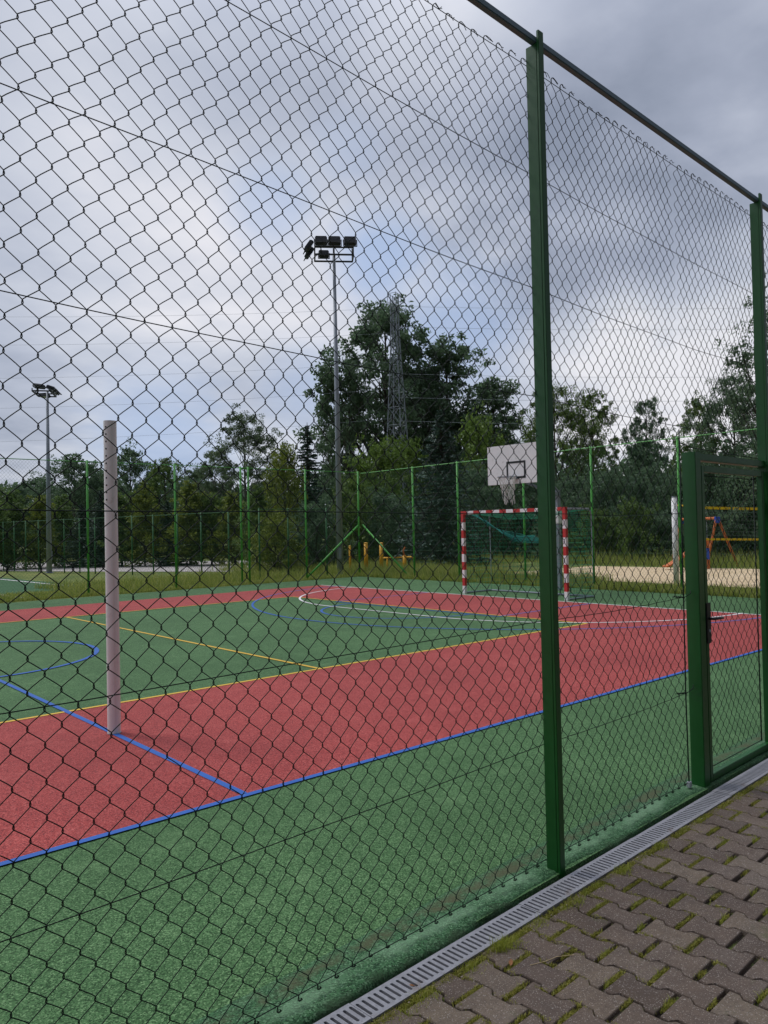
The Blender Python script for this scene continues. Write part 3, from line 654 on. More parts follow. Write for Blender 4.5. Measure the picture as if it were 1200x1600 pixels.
# ------------------------------------------------------------------ white volleyball post on the court
P0 = thing('volleyball_post', 'round off-white volleyball post standing on the blue centre line', 'post', (2.86, 6.36, 0))
mb = MB(); n = 40; zs = [0, 2.655]
prof_r = []
for k in range(n):
    a = 2*math.pi*k/n; d = min(abs((a-x+math.pi) % (2*math.pi)-math.pi) for x in (math.radians(262), math.radians(82)))
    prof_r.append(.0535-(.0045 if d < .16 else 0))
for z in zs: pass
V = [(prof_r[k]*math.cos(2*math.pi*k/n), prof_r[k]*math.sin(2*math.pi*k/n), z) for z in zs for k in range(n)]
Fc = [(k, (k+1) % n, n+(k+1) % n, n+k) for k in range(n)]
V += [(.047*math.cos(2*math.pi*k/n), .047*math.sin(2*math.pi*k/n), z) for z in (2.655, 2.5) for k in range(n)]
Fc += [(n+k, n+(k+1) % n, 2*n+(k+1) % n, 2*n+k) for k in range(n)]+[(2*n+k, 2*n+(k+1) % n, 3*n+(k+1) % n, 3*n+k) for k in range(n)]
mb.add(V, Fc); tb = obj('tube', mb, M['offwhite'], P0, smooth=False)
ha = math.radians(206)
for k in range(11):
    z = 2.60-k*.062
    q = MB(); c_ = (.0515*math.cos(ha), .0515*math.sin(ha), z); dv = np.array([math.cos(ha), math.sin(ha), 0]); q.tube([np.array(c_), np.array(c_)+dv*.0035], .0075, 10); obj('peg_hole', q, M['hole'], tb)
q = MB(); q.tube([(0, 0, .0), (0, 0, .010)], .058, 24); obj('floor_sleeve', q, M['grey_steel'], P0)

# ------------------------------------------------------------------ floodlight masts
def floodlight(z, base, lean, yaw, label, scale=1., htop=12.0, flat=False):
    T = thing('floodlight_mast', label, 'floodlight mast', (*base, 0), yaw)
    p = MB(); p.tube([(0, 0, -.1), (lean*.5, 0, htop*.5), (lean, 0, htop)], [.125, .09, .055], 12); obj('mast', p, M['grey_steel'], T, smooth=True)
    p = MB(); p.box((-.17, -.17, 0), (.17, .17, .02)); obj('base_plate', p, M['grey_steel'], T)
    p = MB(); p.box((-.05, -.135, .6), (.05, -.10, 1.0), bev=.005); obj('service_door', p, M['grey_steel'], T)
    s = .72*scale; h = htop-.12
    fr = MB()
    for (a, b2) in (((-s, -.25), (s, -.25)), ((s, -.25), (s, .5)), ((s, .5), (-s, .5)), ((-s, .5), (-s, -.25))):
        fr.bar((lean+a[0], a[1], h), (lean+b2[0], b2[1], h), .055, .055)
        if not flat: fr.bar((lean+a[0], a[1], h+.27), (lean+b2[0], b2[1], h+.27), .045, .045)
    for (a, b2) in ((-s, -.25), (s, -.25), (s, .5), (-s, .5), (0, -.25), (0, .5)): fr.bar((lean+a, b2, h-.02), (lean+a, b2, h+(.12 if flat else .5)), .04, .04)
    fr.bar((lean, -.25, h), (lean, .5, h), .05, .05); obj('head_frame', fr, M['lamp_dark'], T)
    def lamp(x, y, z_, ry, rz, sc=1.):
        L_ = bpy.data.objects.new('floodlight', LAMP[0]); COL.objects.link(L_); L_.parent = T; L_.location = (lean+x, y, z_); L_.rotation_euler = (ry, 0, rz); L_.scale = (sc,)*3
        G_ = bpy.data.objects.new('lens', LAMP[1]); COL.objects.link(G_); G_.parent = L_
    if flat:
        for x in (-.55, .0, .55): lamp(x, -.25, h+.18, math.radians(-72), 0, .9)
        lamp(-.8, .2, h+.2, math.radians(-70), math.radians(-60)); lamp(.75, .25, h+.05, math.radians(-80), math.radians(60), .9)
        return T
    for x in (-.48, .02, .60): lamp(x, -.25, h+.52, math.radians(-28), 0)
    lamp(-.38, .1, h+.14, math.radians(-28), 0, .85)
    lamp(-.95, -.05, h+.38, math.radians(-35), math.radians(-80)); lamp(-.93, .45, h+.30, math.radians(-35), math.radians(-80))
    return T
hb = MB(); hb.box((-.23, -.06, -.19), (.23, .09, .19), bev=.025)
for i in range(7): hb.box((-.20, -.085, -.16+i*.05), (.20, -.06, -.145+i*.05))
hb.box((-.27, -.02, -.05), (-.235, .02, .05)); hb.box((.235, -.02, -.05), (.27, .02, .05)); hb.bar((-.25, 0, -.28), (-.25, 0, 0), .03, .03); hb.bar((.25, 0, -.28), (.25, 0, 0), .03, .03); hb.bar((-.25, 0, -.28), (.25, 0, -.28), .03, .03)
m1 = hb.mesh('floodlight'); m1.materials.append(M['lamp_dark'])
gb = MB(); gb.box((-.20, .091, -.16), (.20, .097, .16)); m2 = gb.mesh('lens'); m2.materials.append(M['lamp_glass']); LAMP = (m1, m2)
floodlight(0, (18.75, 22.05), .0, math.radians(-38), 'tall grey floodlight mast behind the far corner of the court', 1, 12.1)
floodlight(0, (13.2, 35.9), 0.06, math.radians(60), 'distant grey floodlight mast beside the turf pitch at the left', 1.05, 8.3, True)
# ------------------------------------------------------------------ lattice pylon and power lines
PYD = 52.; pbx, pby = at(624, PYD); ptop = zat(623, 460, PYD)
PY = thing('lattice_pylon', 'grey steel lattice tower rising in front of the big tree', 'pylon', (pbx, pby, 0), math.radians(20))
def half(z): return .85-(.85-.21)*min(1, z/(ptop*.84)) if z < ptop*.84 else .21
pl = MB()
for sx in (-1, 1):
    for sy in (-1, 1):
        zz = np.linspace(0, ptop, 9); pl.tube([(sx*half(z), sy*half(z), z) for z in zz], .032, 5)
zz = [0]; st = 1.5
while zz[-1] < ptop-.5: zz.append(min(ptop, zz[-1]+max(.75, 2.2*half(zz[-1])*1.15)))
for i in range(len(zz)-1):
    a, c_ = half(zz[i]), half(zz[i+1]); z0, z1 = zz[i], zz[i+1]
    for (x0, y0, x1, y1) in ((-1, -1, 1, -1), (1, -1, 1, 1), (1, 1, -1, 1), (-1, 1, -1, -1)):
        pl.tube([(x0*a, y0*a, z0), (x1*c_, y1*c_, z1)], .014, 4); pl.tube([(x1*a, y1*a, z0), (x0*c_, y0*c_, z1)], .014, 4); pl.tube([(x0*c_, y0*c_, z1), (x1*c_, y1*c_, z1)], .014, 4)
obj('lattice_body', pl, M['grey_steel'], PY)
pl = MB()
for z in (ptop, ptop-.7):
    pl.tube([(-.42, -.3, z), (.42, -.3, z)], .02, 4); pl.tube([(-.42, .3, z), (.42, .3, z)], .02, 4); pl.tube([(-.42, -.3, z), (-.42, .3, z)], .02, 4); pl.tube([(.55, -.3, z), (.55, .3, z)], .03, 4)
for sx in (-.42, .42):
    for sy in (-.3, .3): pl.tube([(sx, sy, ptop-.9), (sx, sy, ptop+.05)], .02, 4)
obj('top_platform', pl, M['grey_steel'], PY)
wdir = np.array([RT[0], RT[1]]); wdir /= np.linalg.norm(wdir)
names = ['uppermost', 'second', 'third', 'fourth', 'fifth', 'lowest']
for i, dz_ in enumerate((-.8, -2.2, -5.4, -7.0, -8.6)):
    z0 = ptop+dz_; q = MB(); pts = []
    for s in np.linspace(0, 1, 20):
        d = s*80; pts.append((pbx+wdir[0]*d, pby+wdir[1]*d-s*4, z0-3.*4*s*(1-s)*.5+s*1.2))
    q.tube(pts, .009, 4); tag(obj('power_line', q, M['grey_steel']), '%s overhead wire running right from the lattice tower' % names[i].replace('fifth', 'lowest'), 'power line', 'overhead wires right of the lattice tower')
for i, dz_ in enumerate((-.9, -2.6, -4.6, -6.4, -8.4)):
    z0 = ptop+dz_; q = MB(); pts = []
    for s in np.linspace(0, 1, 20):
        d = s*60; pts.append((pbx-wdir[0]*d-s*14, pby-wdir[1]*d-s*9, z0-s*1.5-2.6*4*s*(1-s)*.5))
    q.tube(pts, .006, 4); tag(obj('power_line', q, M['grey_steel']), '%s overhead wire running left from the lattice tower' % names[i].replace('fifth', 'lowest'), 'power line', 'overhead wires left of the lattice tower')

# ------------------------------------------------------------------ things beyond the end fence
def yellow_post(px_, D, h, label):
    x, y = at(px_, D); T = thing('exercise_post', label, 'post', (x, y, 0)); p = MB(); p.tube([(0, 0, 0), (0, 0, h)], .075, 12); obj('tube', p, M['yellow_paint'], T, smooth=True)
    p = MB(); p.tube([(0, 0, h), (0, 0, h+.02), (0, 0, h+.04)], [.082, .08, .04], 12); obj('cap', p, M['yellow_paint'], T); return T
yellow_post(571, 29.6, 1.13, 'thick yellow post left of the corner post brace')
yellow_post(595, 29.3, 1.12, 'thick yellow post at the left end of the yellow bar')
T = yellow_post(546, 29.9, 1.02, 'thin yellow post half hidden behind the floodlight mast'); T.scale = (.55, .55, 1)
x0, y0 = at(599, 30.2); x1, y1 = at(641, 30.2)
T = thing('exercise_bar', 'low yellow bar on legs beside the yellow posts', 'bar', (x0, y0, 0), math.atan2(y1-y0, x1-x0)); LL = math.hypot(x1-x0, y1-y0)
p = MB(); p.tube([(-.1, 0, .42), (-.08, 0, .5), (0, 0, .54), (LL, 0, .56), (LL+.08, 0, .5)], .035, 8); obj('rail', p, M['yellow_paint'], T, smooth=True)
for xx, rr_, hh in ((.12, .03, .52), (LL-.25, .07, .62)): p = MB(); p.tube([(xx, 0, 0), (xx, 0, hh)], rr_, 8); obj('leg', p, M['yellow_paint'], T, smooth=True)
p = MB(); p.tube([(LL-.25, 0, .62), (LL-.3, 0, .8), (LL-.22, 0, .95)], .035, 6); obj('grip', p, M['orange'], T)
x, y = at(716, 33); T = thing('traffic_cone', 'small faded orange cone lying tilted in the tall grass', 'cone', (x, y, .12)); T.rotation_euler = (.25, .3, 0)
p = MB(); p.tube([(0, 0, 0), (0, 0, .03), (0, 0, .05), (0, 0, .5)], [.17, .17, .11, .03], 12); obj('cone_body', p, M['orange'], T, smooth=True)
# beach volleyball
def vpost(x, y, h, label):
    T = thing('net_post', label, 'net post', (x, y, 0)); p = MB(); p.tube([(0, 0, -.05), (0, 0, h)], .075, 12); obj('tube', p, M['white_paint'], T, smooth=True)
    p = MB(); p.tube([(0, 0, h), (0, 0, h+.03)], .08, 12); obj('cap', p, M['grey_steel'], T); return T
vpost(20.02, 9.62, 2.36, 'white post of the beach volleyball net at the edge of the sand')
NA = np.array([20.3, 9.0]); ND = np.array([.62, -.78]); NB = NA+ND*8.5
vpost(NB[0]+.4, NB[1]-.5, 2.36, 'white far post of the beach volleyball net past the right edge of the picture')
T = thing('volleyball_net', 'beach volleyball net with yellow bands seen through the gate', 'net', (NA[0], NA[1], 0), math.atan2(ND[1], ND[0]))
def band(z, sag, h):
    mb = MB(); n = 30; V = []
    for i in range(n+1):
        s = i/n; zz_ = z-sag*4*s*(1-s)
        for dz_, dy in ((-h/2, -.004), (h/2, -.004), (h/2, .004), (-h/2, .004)): V.append((8.5*s, dy, zz_+dz_))
    Fc = [(4*i+a, 4*i+(a+1) % 4, 4*i+4+(a+1) % 4, 4*i+4+a) for i in range(n) for a in range(4)]; mb.add(V, Fc); return mb
obj('upper_band', band(2.06, .12, .07), M['yellow_band'], T); obj('lower_band', band(1.22, .06, .055), M['yellow_band'], T)
mb = MB(); netgrid(mb, lambda a, b_: (8.5*a, 0, (1.22-.24*a*(1-a))+(.84-.24*a*(1-a))*b_), 80, 8, .0025, m=12); obj('net_cords', mb, M['black'], T)
mb = MB(); mb.tube([(0, 0, 2.06), (-.25, .1, 2.0), (-.35, .1, 1.95), (-.22, .12, 2.1), (-.6, .3, 2.15)], .022, 5); mb.tube([(0, 0, 1.22), (-.15, .05, 1.35), (-.35, .1, 1.6), (-.3, .15, 1.95)], .02, 5); obj('loose_strap', mb, M['yellow_band'], T)
# swing
sa = np.array(at(1121, 31.2)); sb_ = np.array(at(1066, 33.8)); sd_ = sb_-sa; SL = np.linalg.norm(sd_)
T = thing('swing_set', 'orange wooden swing frame with blue fittings behind the sand court', 'swing', (sa[0], sa[1], 0), math.atan2(sd_[1], sd_[0]))
for xx in (0, SL):
    p = MB(); p.tube([(xx-.05, -.72, 0), (xx, -.03, 1.80)], .05, 8); p.tube([(xx-.05, .5, 0), (xx, .03, 1.80)], .05, 8); obj('frame_leg', p, M['orange'], T, smooth=False)
    p = MB(); p.box((xx-.07, -.09, 1.62), (xx+.07, .09, 1.86), bev=.02); obj('bracket', p, M['blue'], T)
p = MB(); p.tube([(0, 0, 1.80), (SL, 0, 1.80)], .055, 8); obj('beam', p, M['orange'], T)
for k in (.35, .7):
    p = MB(); p.box((SL*k-.22, -.09, .42), (SL*k+.22, .09, .46), bev=.01); se = obj('swing_seat', p, M['blue'], T)
    p = MB(); p.tube([(SL*k-.2, 0, .46), (SL*k-.2, 0, 1.76)], .01, 5); p.tube([(SL*k+.2, 0, .46), (SL*k+.2, 0, 1.76)], .01, 5); obj('chain', p, M['grey_steel'], se)
x, y = at(1069, 29.5); T = thing('play_slide', 'small orange slide with a blue side standing behind the white net post', 'slide', (x, y, 0), math.radians(-40))
p = MB(); n = 10
pts = [(-.75+.06*i*i/10*1.0+.09*i, 0, .12+.92*(i/10)**1.5) for i in range(11)]
for i in range(10): p.bar(pts[i], pts[i+1], .38, .05)
obj('chute', p, M['orange'], T)
p = MB(); p.box((.72, -.22, 0), (.80, -.14, 1.1)); p.box((.72, .14, 0), (.80, .22, 1.1)); obj('ladder', p, M['orange'], T)
p = MB(); p.box((.60, -.24, .35), (.78, -.215, .75)); p.box((.60, .215, .35), (.78, .24, .75)); obj('side_panel', p, M['blue'], T)

# ------------------------------------------------------------------ vegetation
def leaves(C, size, r, up=.3, aspect=.5):
    n = len(C); N = r.randn(n, 3); N[:, 2] += up; N /= np.linalg.norm(N, axis=1)[:, None]
    T = np.cross(N, r.randn(n, 3)); T /= np.linalg.norm(T, axis=1)[:, None]; Bn = np.cross(N, T); s = size*(.6+.8*r.rand(n))[:, None]
    V = np.stack([C-T*s, C-Bn*s*aspect+N*s*.12, C+T*s, C+Bn*s*aspect+N*s*.12], 1).reshape(-1, 3)
    return V, np.arange(n*4).reshape(-1, 4)
def tree_mesh(kind, Ht, Wd, seed, leaf, nl):
    r = np.random.RandomState(seed); tk = MB(); rw = Wd/2; CC = []
    if kind in ('broad', 'airy', 'willow', 'shrub', 'column'):
        if kind == 'broad': ncl, z0, z1, rc, tr = 84, .12, 1.0, .102, .018
        elif kind == 'airy': ncl, z0, z1, rc, tr = 84, .16, 1.0, .085, .014
        elif kind == 'willow': ncl, z0, z1, rc, tr = 50, .02, 1.0, .13, .018
        elif kind == 'column': ncl, z0, z1, rc, tr = 46, .08, 1.0, .17, .014
        else: ncl, z0, z1, rc, tr = 44, .0, 1.0, .15, .015
        lean = r.randn(2)*.02*Ht
        trunk = [(0, 0, -.1), (lean[0]*.3, lean[1]*.3, Ht*.2), (lean[0]*.7, lean[1]*.7, Ht*.45), (lean[0], lean[1], Ht*.72), (lean[0]*1.2, lean[1]*1.2, Ht*.93)]
        tk.tube(trunk, [Ht*tr, Ht*tr*.85, Ht*tr*.6, Ht*tr*.35, Ht*tr*.1], 8)
        for i in range(ncl):
            f = (i+.5)/ncl; z = z0+(z1-z0)*f
            if kind == 'broad' or kind == 'airy': env = math.sin(math.pi*min(1, (z-z0*.6)/(1.0-z0*.6)*.93+.06))**.65
            elif kind == 'willow': env = (1-(z)**2.4)**.5
            elif kind == 'column': env = min(1, z*5+.45)*(1-z**1.7)**.8
            else: env = (1-z**2.2)**.5
            a = i*2.39996+r.rand()*.9; q = (.25+.75*r.rand()**.55)
            rad = rw*env*q*(.75+.5*r.rand()); zz = min(z*Ht+r.randn()*.03*Ht, Ht*.97)
            cc = np.array([lean[0]*z+rad*math.cos(a), lean[1]*z+rad*math.sin(a), max(.1, zz)])
            zs_ = max(.12*Ht if kind != 'airy' else .22*Ht, zz-rad*(.7+.5*r.rand())-.05*Ht); zs_ = min(zs_, .85*Ht)
            st = np.array([lean[0]*zs_/Ht, lean[1]*zs_/Ht, zs_]); md = (st+cc)/2+np.array([0, 0, -.06*rad])+r.randn(3)*.04*rad
            rb = Ht*tr*.42*(1-zs_/Ht)+.01; tk.tube([st, md, cc], [rb, rb*.6, rb*.2], 5)
            k = int(nl/ncl*(.5+r.rand())); R_ = rc*Wd*(.6+.7*r.rand())
            # sub clumps
            ns = 7; sub = r.randn(ns, 3)*R_*np.array([.62, .62, .5]); pick = r.randint(0, ns, k)
            d = r.randn(k, 3); d /= np.linalg.norm(d, axis=1)[:, None]; d *= (R_*.55*r.rand(k)**.45)[:, None]
            pts = cc+sub[pick]+d*np.array([1, 1, .75])
            if kind == 'willow': pts[:, 2] -= .35*R_*np.abs(r.randn(k))
            for _ in range(2): tk.tube([md*.4+cc*.6, cc+sub[_]], [rb*.3, rb*.12], 4)
            CC.append(pts)
        C = np.concatenate(CC); C = C[C[:, 2] > .02]
        V, Q = leaves(C, leaf, r)
    else:  # conifer
        tk.tube([(0, 0, -.1), (0, 0, Ht*.5), (0, 0, Ht)], [Ht*.018, Ht*.011, .012], 8); z = .04*Ht; VV = []
        while z < Ht*.985:
            f = z/Ht; R_ = rw*(1-f)**.85*(.82+.36*r.rand()); nb = max(5, int(13*(1-f)+5))
            for b_ in range(nb):
                a = r.rand()*2*math.pi; Rb = R_*(.7+.4*r.rand()); k = max(5, int(nl*.0016*(Rb/rw+.15)*9)); s = r.rand(k)**.65
                x = Rb*s; droop = -.28*x+.16*x*x/max(Rb, .1)
                sp = .17*Rb*(1-.55*s)*r.randn(k)
                VV.append(np.stack([x*math.cos(a)-sp*math.sin(a), x*math.sin(a)+sp*math.cos(a), z+droop-np.abs(r.randn(k))*.045*Rb-.02], 1))
                if b_ % 2 == 0: tk.tube([(0, 0, z), (Rb*.9*math.cos(a), Rb*.9*math.sin(a), z-.28*Rb*.9+.16*.81*Rb)], [.02+.01*(1-f), .005], 4)
            z += max(.09, .035*Ht*(1-f*.6))
        C = np.concatenate(VV); C = C[C[:, 2] > .05]; V, Q = leaves(C, leaf, r, up=1.2, aspect=.38)
    return tk.mesh('trunk'), npmesh('crown', V, Q)
PRO = {}
def proto(key, kind, Ht, Wd, seed, leaf, nl): PRO[key] = (*tree_mesh(kind, Ht, Wd, seed, leaf, nl), Ht, Wd)
def plant(key, px_, D, ytop, wpx, leafm, label, name='tree', cat='tree', group=None, bark='bark', rz=None, sink=0):
    tkm, crm, Ht, Wd = PRO[key]; x, y = at(px_, D); h = zat(px_, ytop, D)+sink; wd = wpx*D/1280.
    T = thing(name, label, cat, (x, y, -sink), rnd.uniform(0, 6.28) if rz is None else rz, group)
    for nm, me, mm in (('trunk', tkm, bark), ('crown', crm, leafm)):
        me2 = me if (me.materials and me.materials[0] == M[mm]) or not me.materials else None
        if not me.materials: me.materials.append(M[mm])
        o = bpy.data.objects.new(nm, me); COL.objects.link(o); o.parent = T
        if me.materials[0] != M[mm]:
            o.material_slots[0].link = 'OBJECT'; o.material_slots[0].material = M[mm]
    T.scale = (wd/Wd, wd/Wd, h/Ht); return T
proto('big1', 'broad', 20, 12, 1, .15, 42000); proto('big2', 'broad', 17, 9, 2, .14, 20000)
proto('bl1', 'broad', 12, 9, 3, .15, 14000); proto('bl2', 'broad', 12, 9, 4, .15, 14000)
proto('airy1', 'airy', 11, 7, 5, .065, 34000); proto('airy2', 'airy', 11, 6, 6, .065, 28000); proto('airy3', 'airy', 9, 5, 16, .06, 26000)
proto('col1', 'column', 6, 3.2, 7, .10, 9000); proto('col2', 'column', 6, 3.2, 8, .10, 9000)
proto('wil1', 'willow', 8, 6, 9, .11, 13000); proto('wil2', 'willow', 7, 5, 10, .10, 11000)
proto('shr1', 'shrub', 4, 4.5, 11, .085, 11000); proto('shr2', 'shrub', 4.5, 4, 12, .085, 11000)
proto('con1', 'conifer', 8, 4.5, 13, .10, 2600); proto('con2', 'conifer', 9, 3.6, 14, .11, 2200)
gb_ = 'trees beyond the far fence'
P_ = plant
# big tree group
P_('big1', 606, 66, 478, 250, 'leaf_dark', 'biggest tall dark tree, its crown around the lattice tower', rz=1.0)
P_('big2', 700, 68, 540, 215, 'leaf_dark', 'dark tree on the right flank of the biggest tree', rz=2.0)
P_('big2', 776, 64, 598, 160, 'leaf_dark', 'smaller dark tree sloping down left of the tall near post', rz=4.0)
P_('bl1', 548, 62, 575, 110, 'leaf_dark', 'dark tree on the left flank of the biggest tree, behind the floodlight mast', rz=.3)
P_('bl2', 655, 70, 585, 190, 'leaf_dark', 'dark tree filling the middle below the biggest crown', rz=1.3)
P_('bl1', 738, 66, 640, 170, 'leaf_dark', 'low dark tree behind the broad spruce', rz=2.9)
P_('wil1', 590, 44, 690, 130, 'leaf_willow', 'light green willow bush behind the corner of the court', 'willow', 'willow', rz=1)
P_('wil2', 645, 47, 688, 90, 'leaf_willow', 'light green willow bush below the lattice tower', 'willow', 'willow', rz=2)
P_('wil1', 752, 45, 650, 120, 'leaf_willow', 'light green willow behind the backboard', 'willow', 'willow', rz=3.3)
P_('con1', 692, 33.5, 634, 190, 'leaf_spruce', 'broad dark blue green spruce left of the backboard', 'spruce', 'spruce')
P_('con2', 483, 46, 660, 120, 'leaf_spruce', 'slender blue green spruce left of the floodlight mast', 'spruce', 'spruce', rz=.7)
P_('airy1', 385, 52, 648, 150, 'leaf_grey', 'airy pale tree with open crown left of the slender spruce', bark='bark_pale', rz=2.2)
P_('airy2', 335, 54, 705, 80, 'leaf_grey', 'small airy pale tree left of the open crowned tree', bark='bark_pale', rz=4.2)
# back line at the left
for key, px_, D, yt, wp, lm, lb in [
    ('bl1', -20, 70, 760, 130, 'leaf_mid', 'rounded tree at the left edge of the treeline'), ('bl2', 55, 72, 748, 120, 'leaf_dark', 'dark tree behind the distant floodlight mast'),
    ('bl1', 118, 68, 716, 110, 'leaf_dark', 'dark round tree just left of the white court post'), ('bl2', 205, 66, 703, 95, 'leaf_dark', 'dark tree just right of the white court post'),
    ('bl1', 262, 64, 722, 95, 'leaf_mid', 'round tree behind the second tall far fence post'), ('bl2', 310, 62, 738, 90, 'leaf_dark', 'dark tree under the small airy tree'),
    ('bl1', 160, 74, 738, 110, 'leaf_dark', 'dark tree showing behind the white court post'), ('bl2', 430, 58, 745, 90, 'leaf_dark', 'dark tree between the airy tree and the slender spruce')]:
    P_(key, px_, D, yt, wp, lm, lb, group=gb_)
cols = [(-15, 44, 790, 'leaf_mid'), (22, 45, 782, 'leaf_mid'), (62, 44, 776, 'leaf_yellow'), (97, 46, 788, 'leaf_mid'), (128, 44, 792, 'leaf_dark'), (158, 43, 770, 'leaf_dark'), (190, 43, 776, 'leaf_mid'), (226, 42, 768, 'leaf_yellow'),
        (262, 42, 784, 'leaf_dark'), (297, 41, 764, 'leaf_yellow'), (330, 41, 780, 'leaf_mid'), (362, 40, 772, 'leaf_yellow')]
wh = ['at the left edge', 'second from the left edge', 'beside the distant floodlight mast', 'between the distant mast and the first tall far post', 'behind the first tall far fence post', 'hidden partly by the white court post', 'just right of the white court post',
      'left of the second tall far fence post', 'behind the second tall far fence post', 'right of the second tall far fence post', 'left of the double fence posts', 'behind the double fence posts']
cn = {'leaf_mid': 'green', 'leaf_yellow': 'yellowish', 'leaf_dark': 'dark spruce like'}
for i, (px_, D, yt, lm) in enumerate(cols):
    P_('con2' if lm == 'leaf_dark' else 'col%d' % (1+i % 2), px_, D, yt-(8 if lm == 'leaf_dark' else 0)+rnd.uniform(-6, 6), 62+rnd.uniform(-8, 14)+(16 if lm == 'leaf_dark' else 0), 'leaf_spruce' if lm == 'leaf_dark' else lm, '%s small hedge tree %s' % (cn[lm], wh[i]), 'hedge_tree', 'hedge tree', 'row of small trees behind the far fence')
P_('col2', 404, 36, 770, 66, 'leaf_mid', 'green bushy tree just right of the double fence posts', 'hedge_tree', 'hedge tree')
P_('wil2', 447, 35, 700, 92, 'leaf_yellow', 'yellow green pointed tree in front of the slender spruce', rz=1.1)
P_('shr2', 430, 31, 812, 80, 'leaf_yellow', 'yellow green bush behind the low fence piece', 'shrub', 'bush')
P_('shr1', 492, 33, 790, 90, 'leaf_dark', 'dark bush left of the floodlight mast foot', 'shrub', 'bush')
P_('shr2', 548, 36, 770, 90, 'leaf_mid', 'bush behind the floodlight mast foot', 'shrub', 'bush')
P_('shr1', 606, 37, 778, 100, 'leaf_dark', 'dark bush behind the yellow posts', 'shrub', 'bush')
P_('shr2', 655, 36, 800, 80, 'leaf_dark', 'dark bush left of the broad spruce foot', 'shrub', 'bush')
P_('shr1', 742, 40, 742, 100, 'leaf_dark', 'dark bush right of the broad spruce', 'shrub', 'bush')
P_('shr2', 785, 42, 770, 110, 'leaf_dark', 'dark bush behind the goal, left half', 'shrub', 'bush')
P_('shr1', 838, 42, 745, 110, 'leaf_dark', 'dark bush behind the tall near post', 'shrub', 'bush')
# right side
P_('airy1', 872, 46, 604, 150, 'leaf_mid', 'airy tree right of the tall near post', rz=1.9)
P_('airy2', 930, 50, 614, 100, 'leaf_mid', 'thin airy tree with feathery top', rz=1.4)
P_('airy2', 1012, 47, 626, 85, 'leaf_dark', 'pointed tree standing alone above the shrubs', rz=3)
P_('col1', 1008, 44, 690, 80, 'leaf_dark', 'dark bushy tree below the pointed tree', 'hedge_tree', 'hedge tree', rz=3)
P_('airy3', 1098, 40, 622, 90, 'leaf_mid', 'airy tree left of the gate post', rz=5)
P_('airy1', 1150, 38, 585, 130, 'leaf_dark', 'dense airy tree above the gate', rz=5.4)
P_('airy3', 1215, 37, 590, 110, 'leaf_dark', 'airy tree cut by the right edge above the gate', rz=1.9)
for i, (px_, D, yt, wp, lm, lb) in enumerate([(890, 40, 752, 100, 'leaf_dark', 'dark shrub just right of the tall near post'), (945, 38, 742, 100, 'leaf_dark', 'dark shrub behind the right goal side'), (990, 35, 790, 85, 'leaf_mid', 'lighter green shrub in front of the dark shrubs'),
    (1010, 39, 735, 100, 'leaf_dark', 'dark shrub below the pointed tree'), (1060, 37, 745, 100, 'leaf_dark', 'dark shrub behind the white net post'), (1110, 37, 730, 110, 'leaf_dark', 'dark shrub behind the swing frame'), (1165, 36, 722, 110, 'leaf_dark', 'dark shrub behind the right part of the gate'),
    (1225, 36, 730, 110, 'leaf_dark', 'dark shrub at the right edge behind the gate'), (930, 36, 800, 80, 'leaf_mid', 'low green shrub right of the goal net'), (1030, 35, 810, 80, 'leaf_dark', 'low dark shrub left of the white net post'), (875, 38, 790, 90, 'leaf_dark', 'low dark shrub behind the goal'), (1085, 35, 800, 80, 'leaf_dark', 'low dark shrub behind the slide'), (1145, 34.5, 805, 80, 'leaf_dark', 'low dark shrub behind the swing legs')]):
    P_('shr%d' % (1+i % 2), px_, D, yt, wp, lm, lb, 'shrub', 'bush', 'shrubs behind the sand court')
# near tree at the right edge
proto('near', 'airy', 9, 6, 21, .05, 34000)
P_('near', 1268, 21, 395, 235, 'leaf_dark', 'nearer tree whose branches reach in from the right edge', rz=.8)
# far wood behind everything
Fw = []; r = np.random.RandomState(77)
for px_ in range(-120, 1400, 22):
    x, y = at(px_, 92+10*r.rand()); h = 7+2.5*r.rand()+(2 if px_ > 480 else 0)
    n = 420; d = r.randn(n, 3); d /= np.linalg.norm(d, axis=1)[:, None]; d *= (r.rand(n)**.35)[:, None]
    Fw.append(np.stack([x+d[:, 0]*2.6, y+d[:, 1]*2.6, h*.5+d[:, 2]*h*.5], 1))
V, Q = leaves(np.concatenate(Fw), .42, r); me = npmesh('far_wood', V, Q); tag(obj('far_wood', me, M['leaf_dark']), 'far-off dark belt of woodland behind all the trees', 'wood', kind='stuff')
# grass stuff
r = np.random.RandomState(8); Gp = []; Gs = []
def strip(n, fx, hs):
    for _ in range(n):
        x, y = fx(); Gp.append((x, y, -.01)); Gs.append(hs*(.5+r.rand()))
strip(20000, lambda: ((lambda y: (FX(y)-.25+abs(r.randn())*.35, y))(20.9-28*r.rand())), .16)
strip(26000, lambda: ((lambda y: (FX(y)+.3+3.0*r.rand(), y))(24-12.5*r.rand())), .28)
strip(9000, lambda: ((lambda y: (FX(y)+.1+1.6*r.rand(), y))(12.5-17*r.rand())), .15)
strip(22000, lambda: ((lambda x: (x, FY(x)-.35+abs(r.randn())*.55))(-3+22*r.rand())), .09)
strip(16000, lambda: (18+12*r.rand(), 21+9*r.rand()), .33)
strip(16000, lambda: (28+5*r.rand(), -2+22*r.rand()), .45)
strip(8000, lambda: (9+9*r.rand(), 22+4*r.rand()), .25)
strip(12000, lambda: (2+15*r.rand(), 22+1.6*r.rand()), .11)
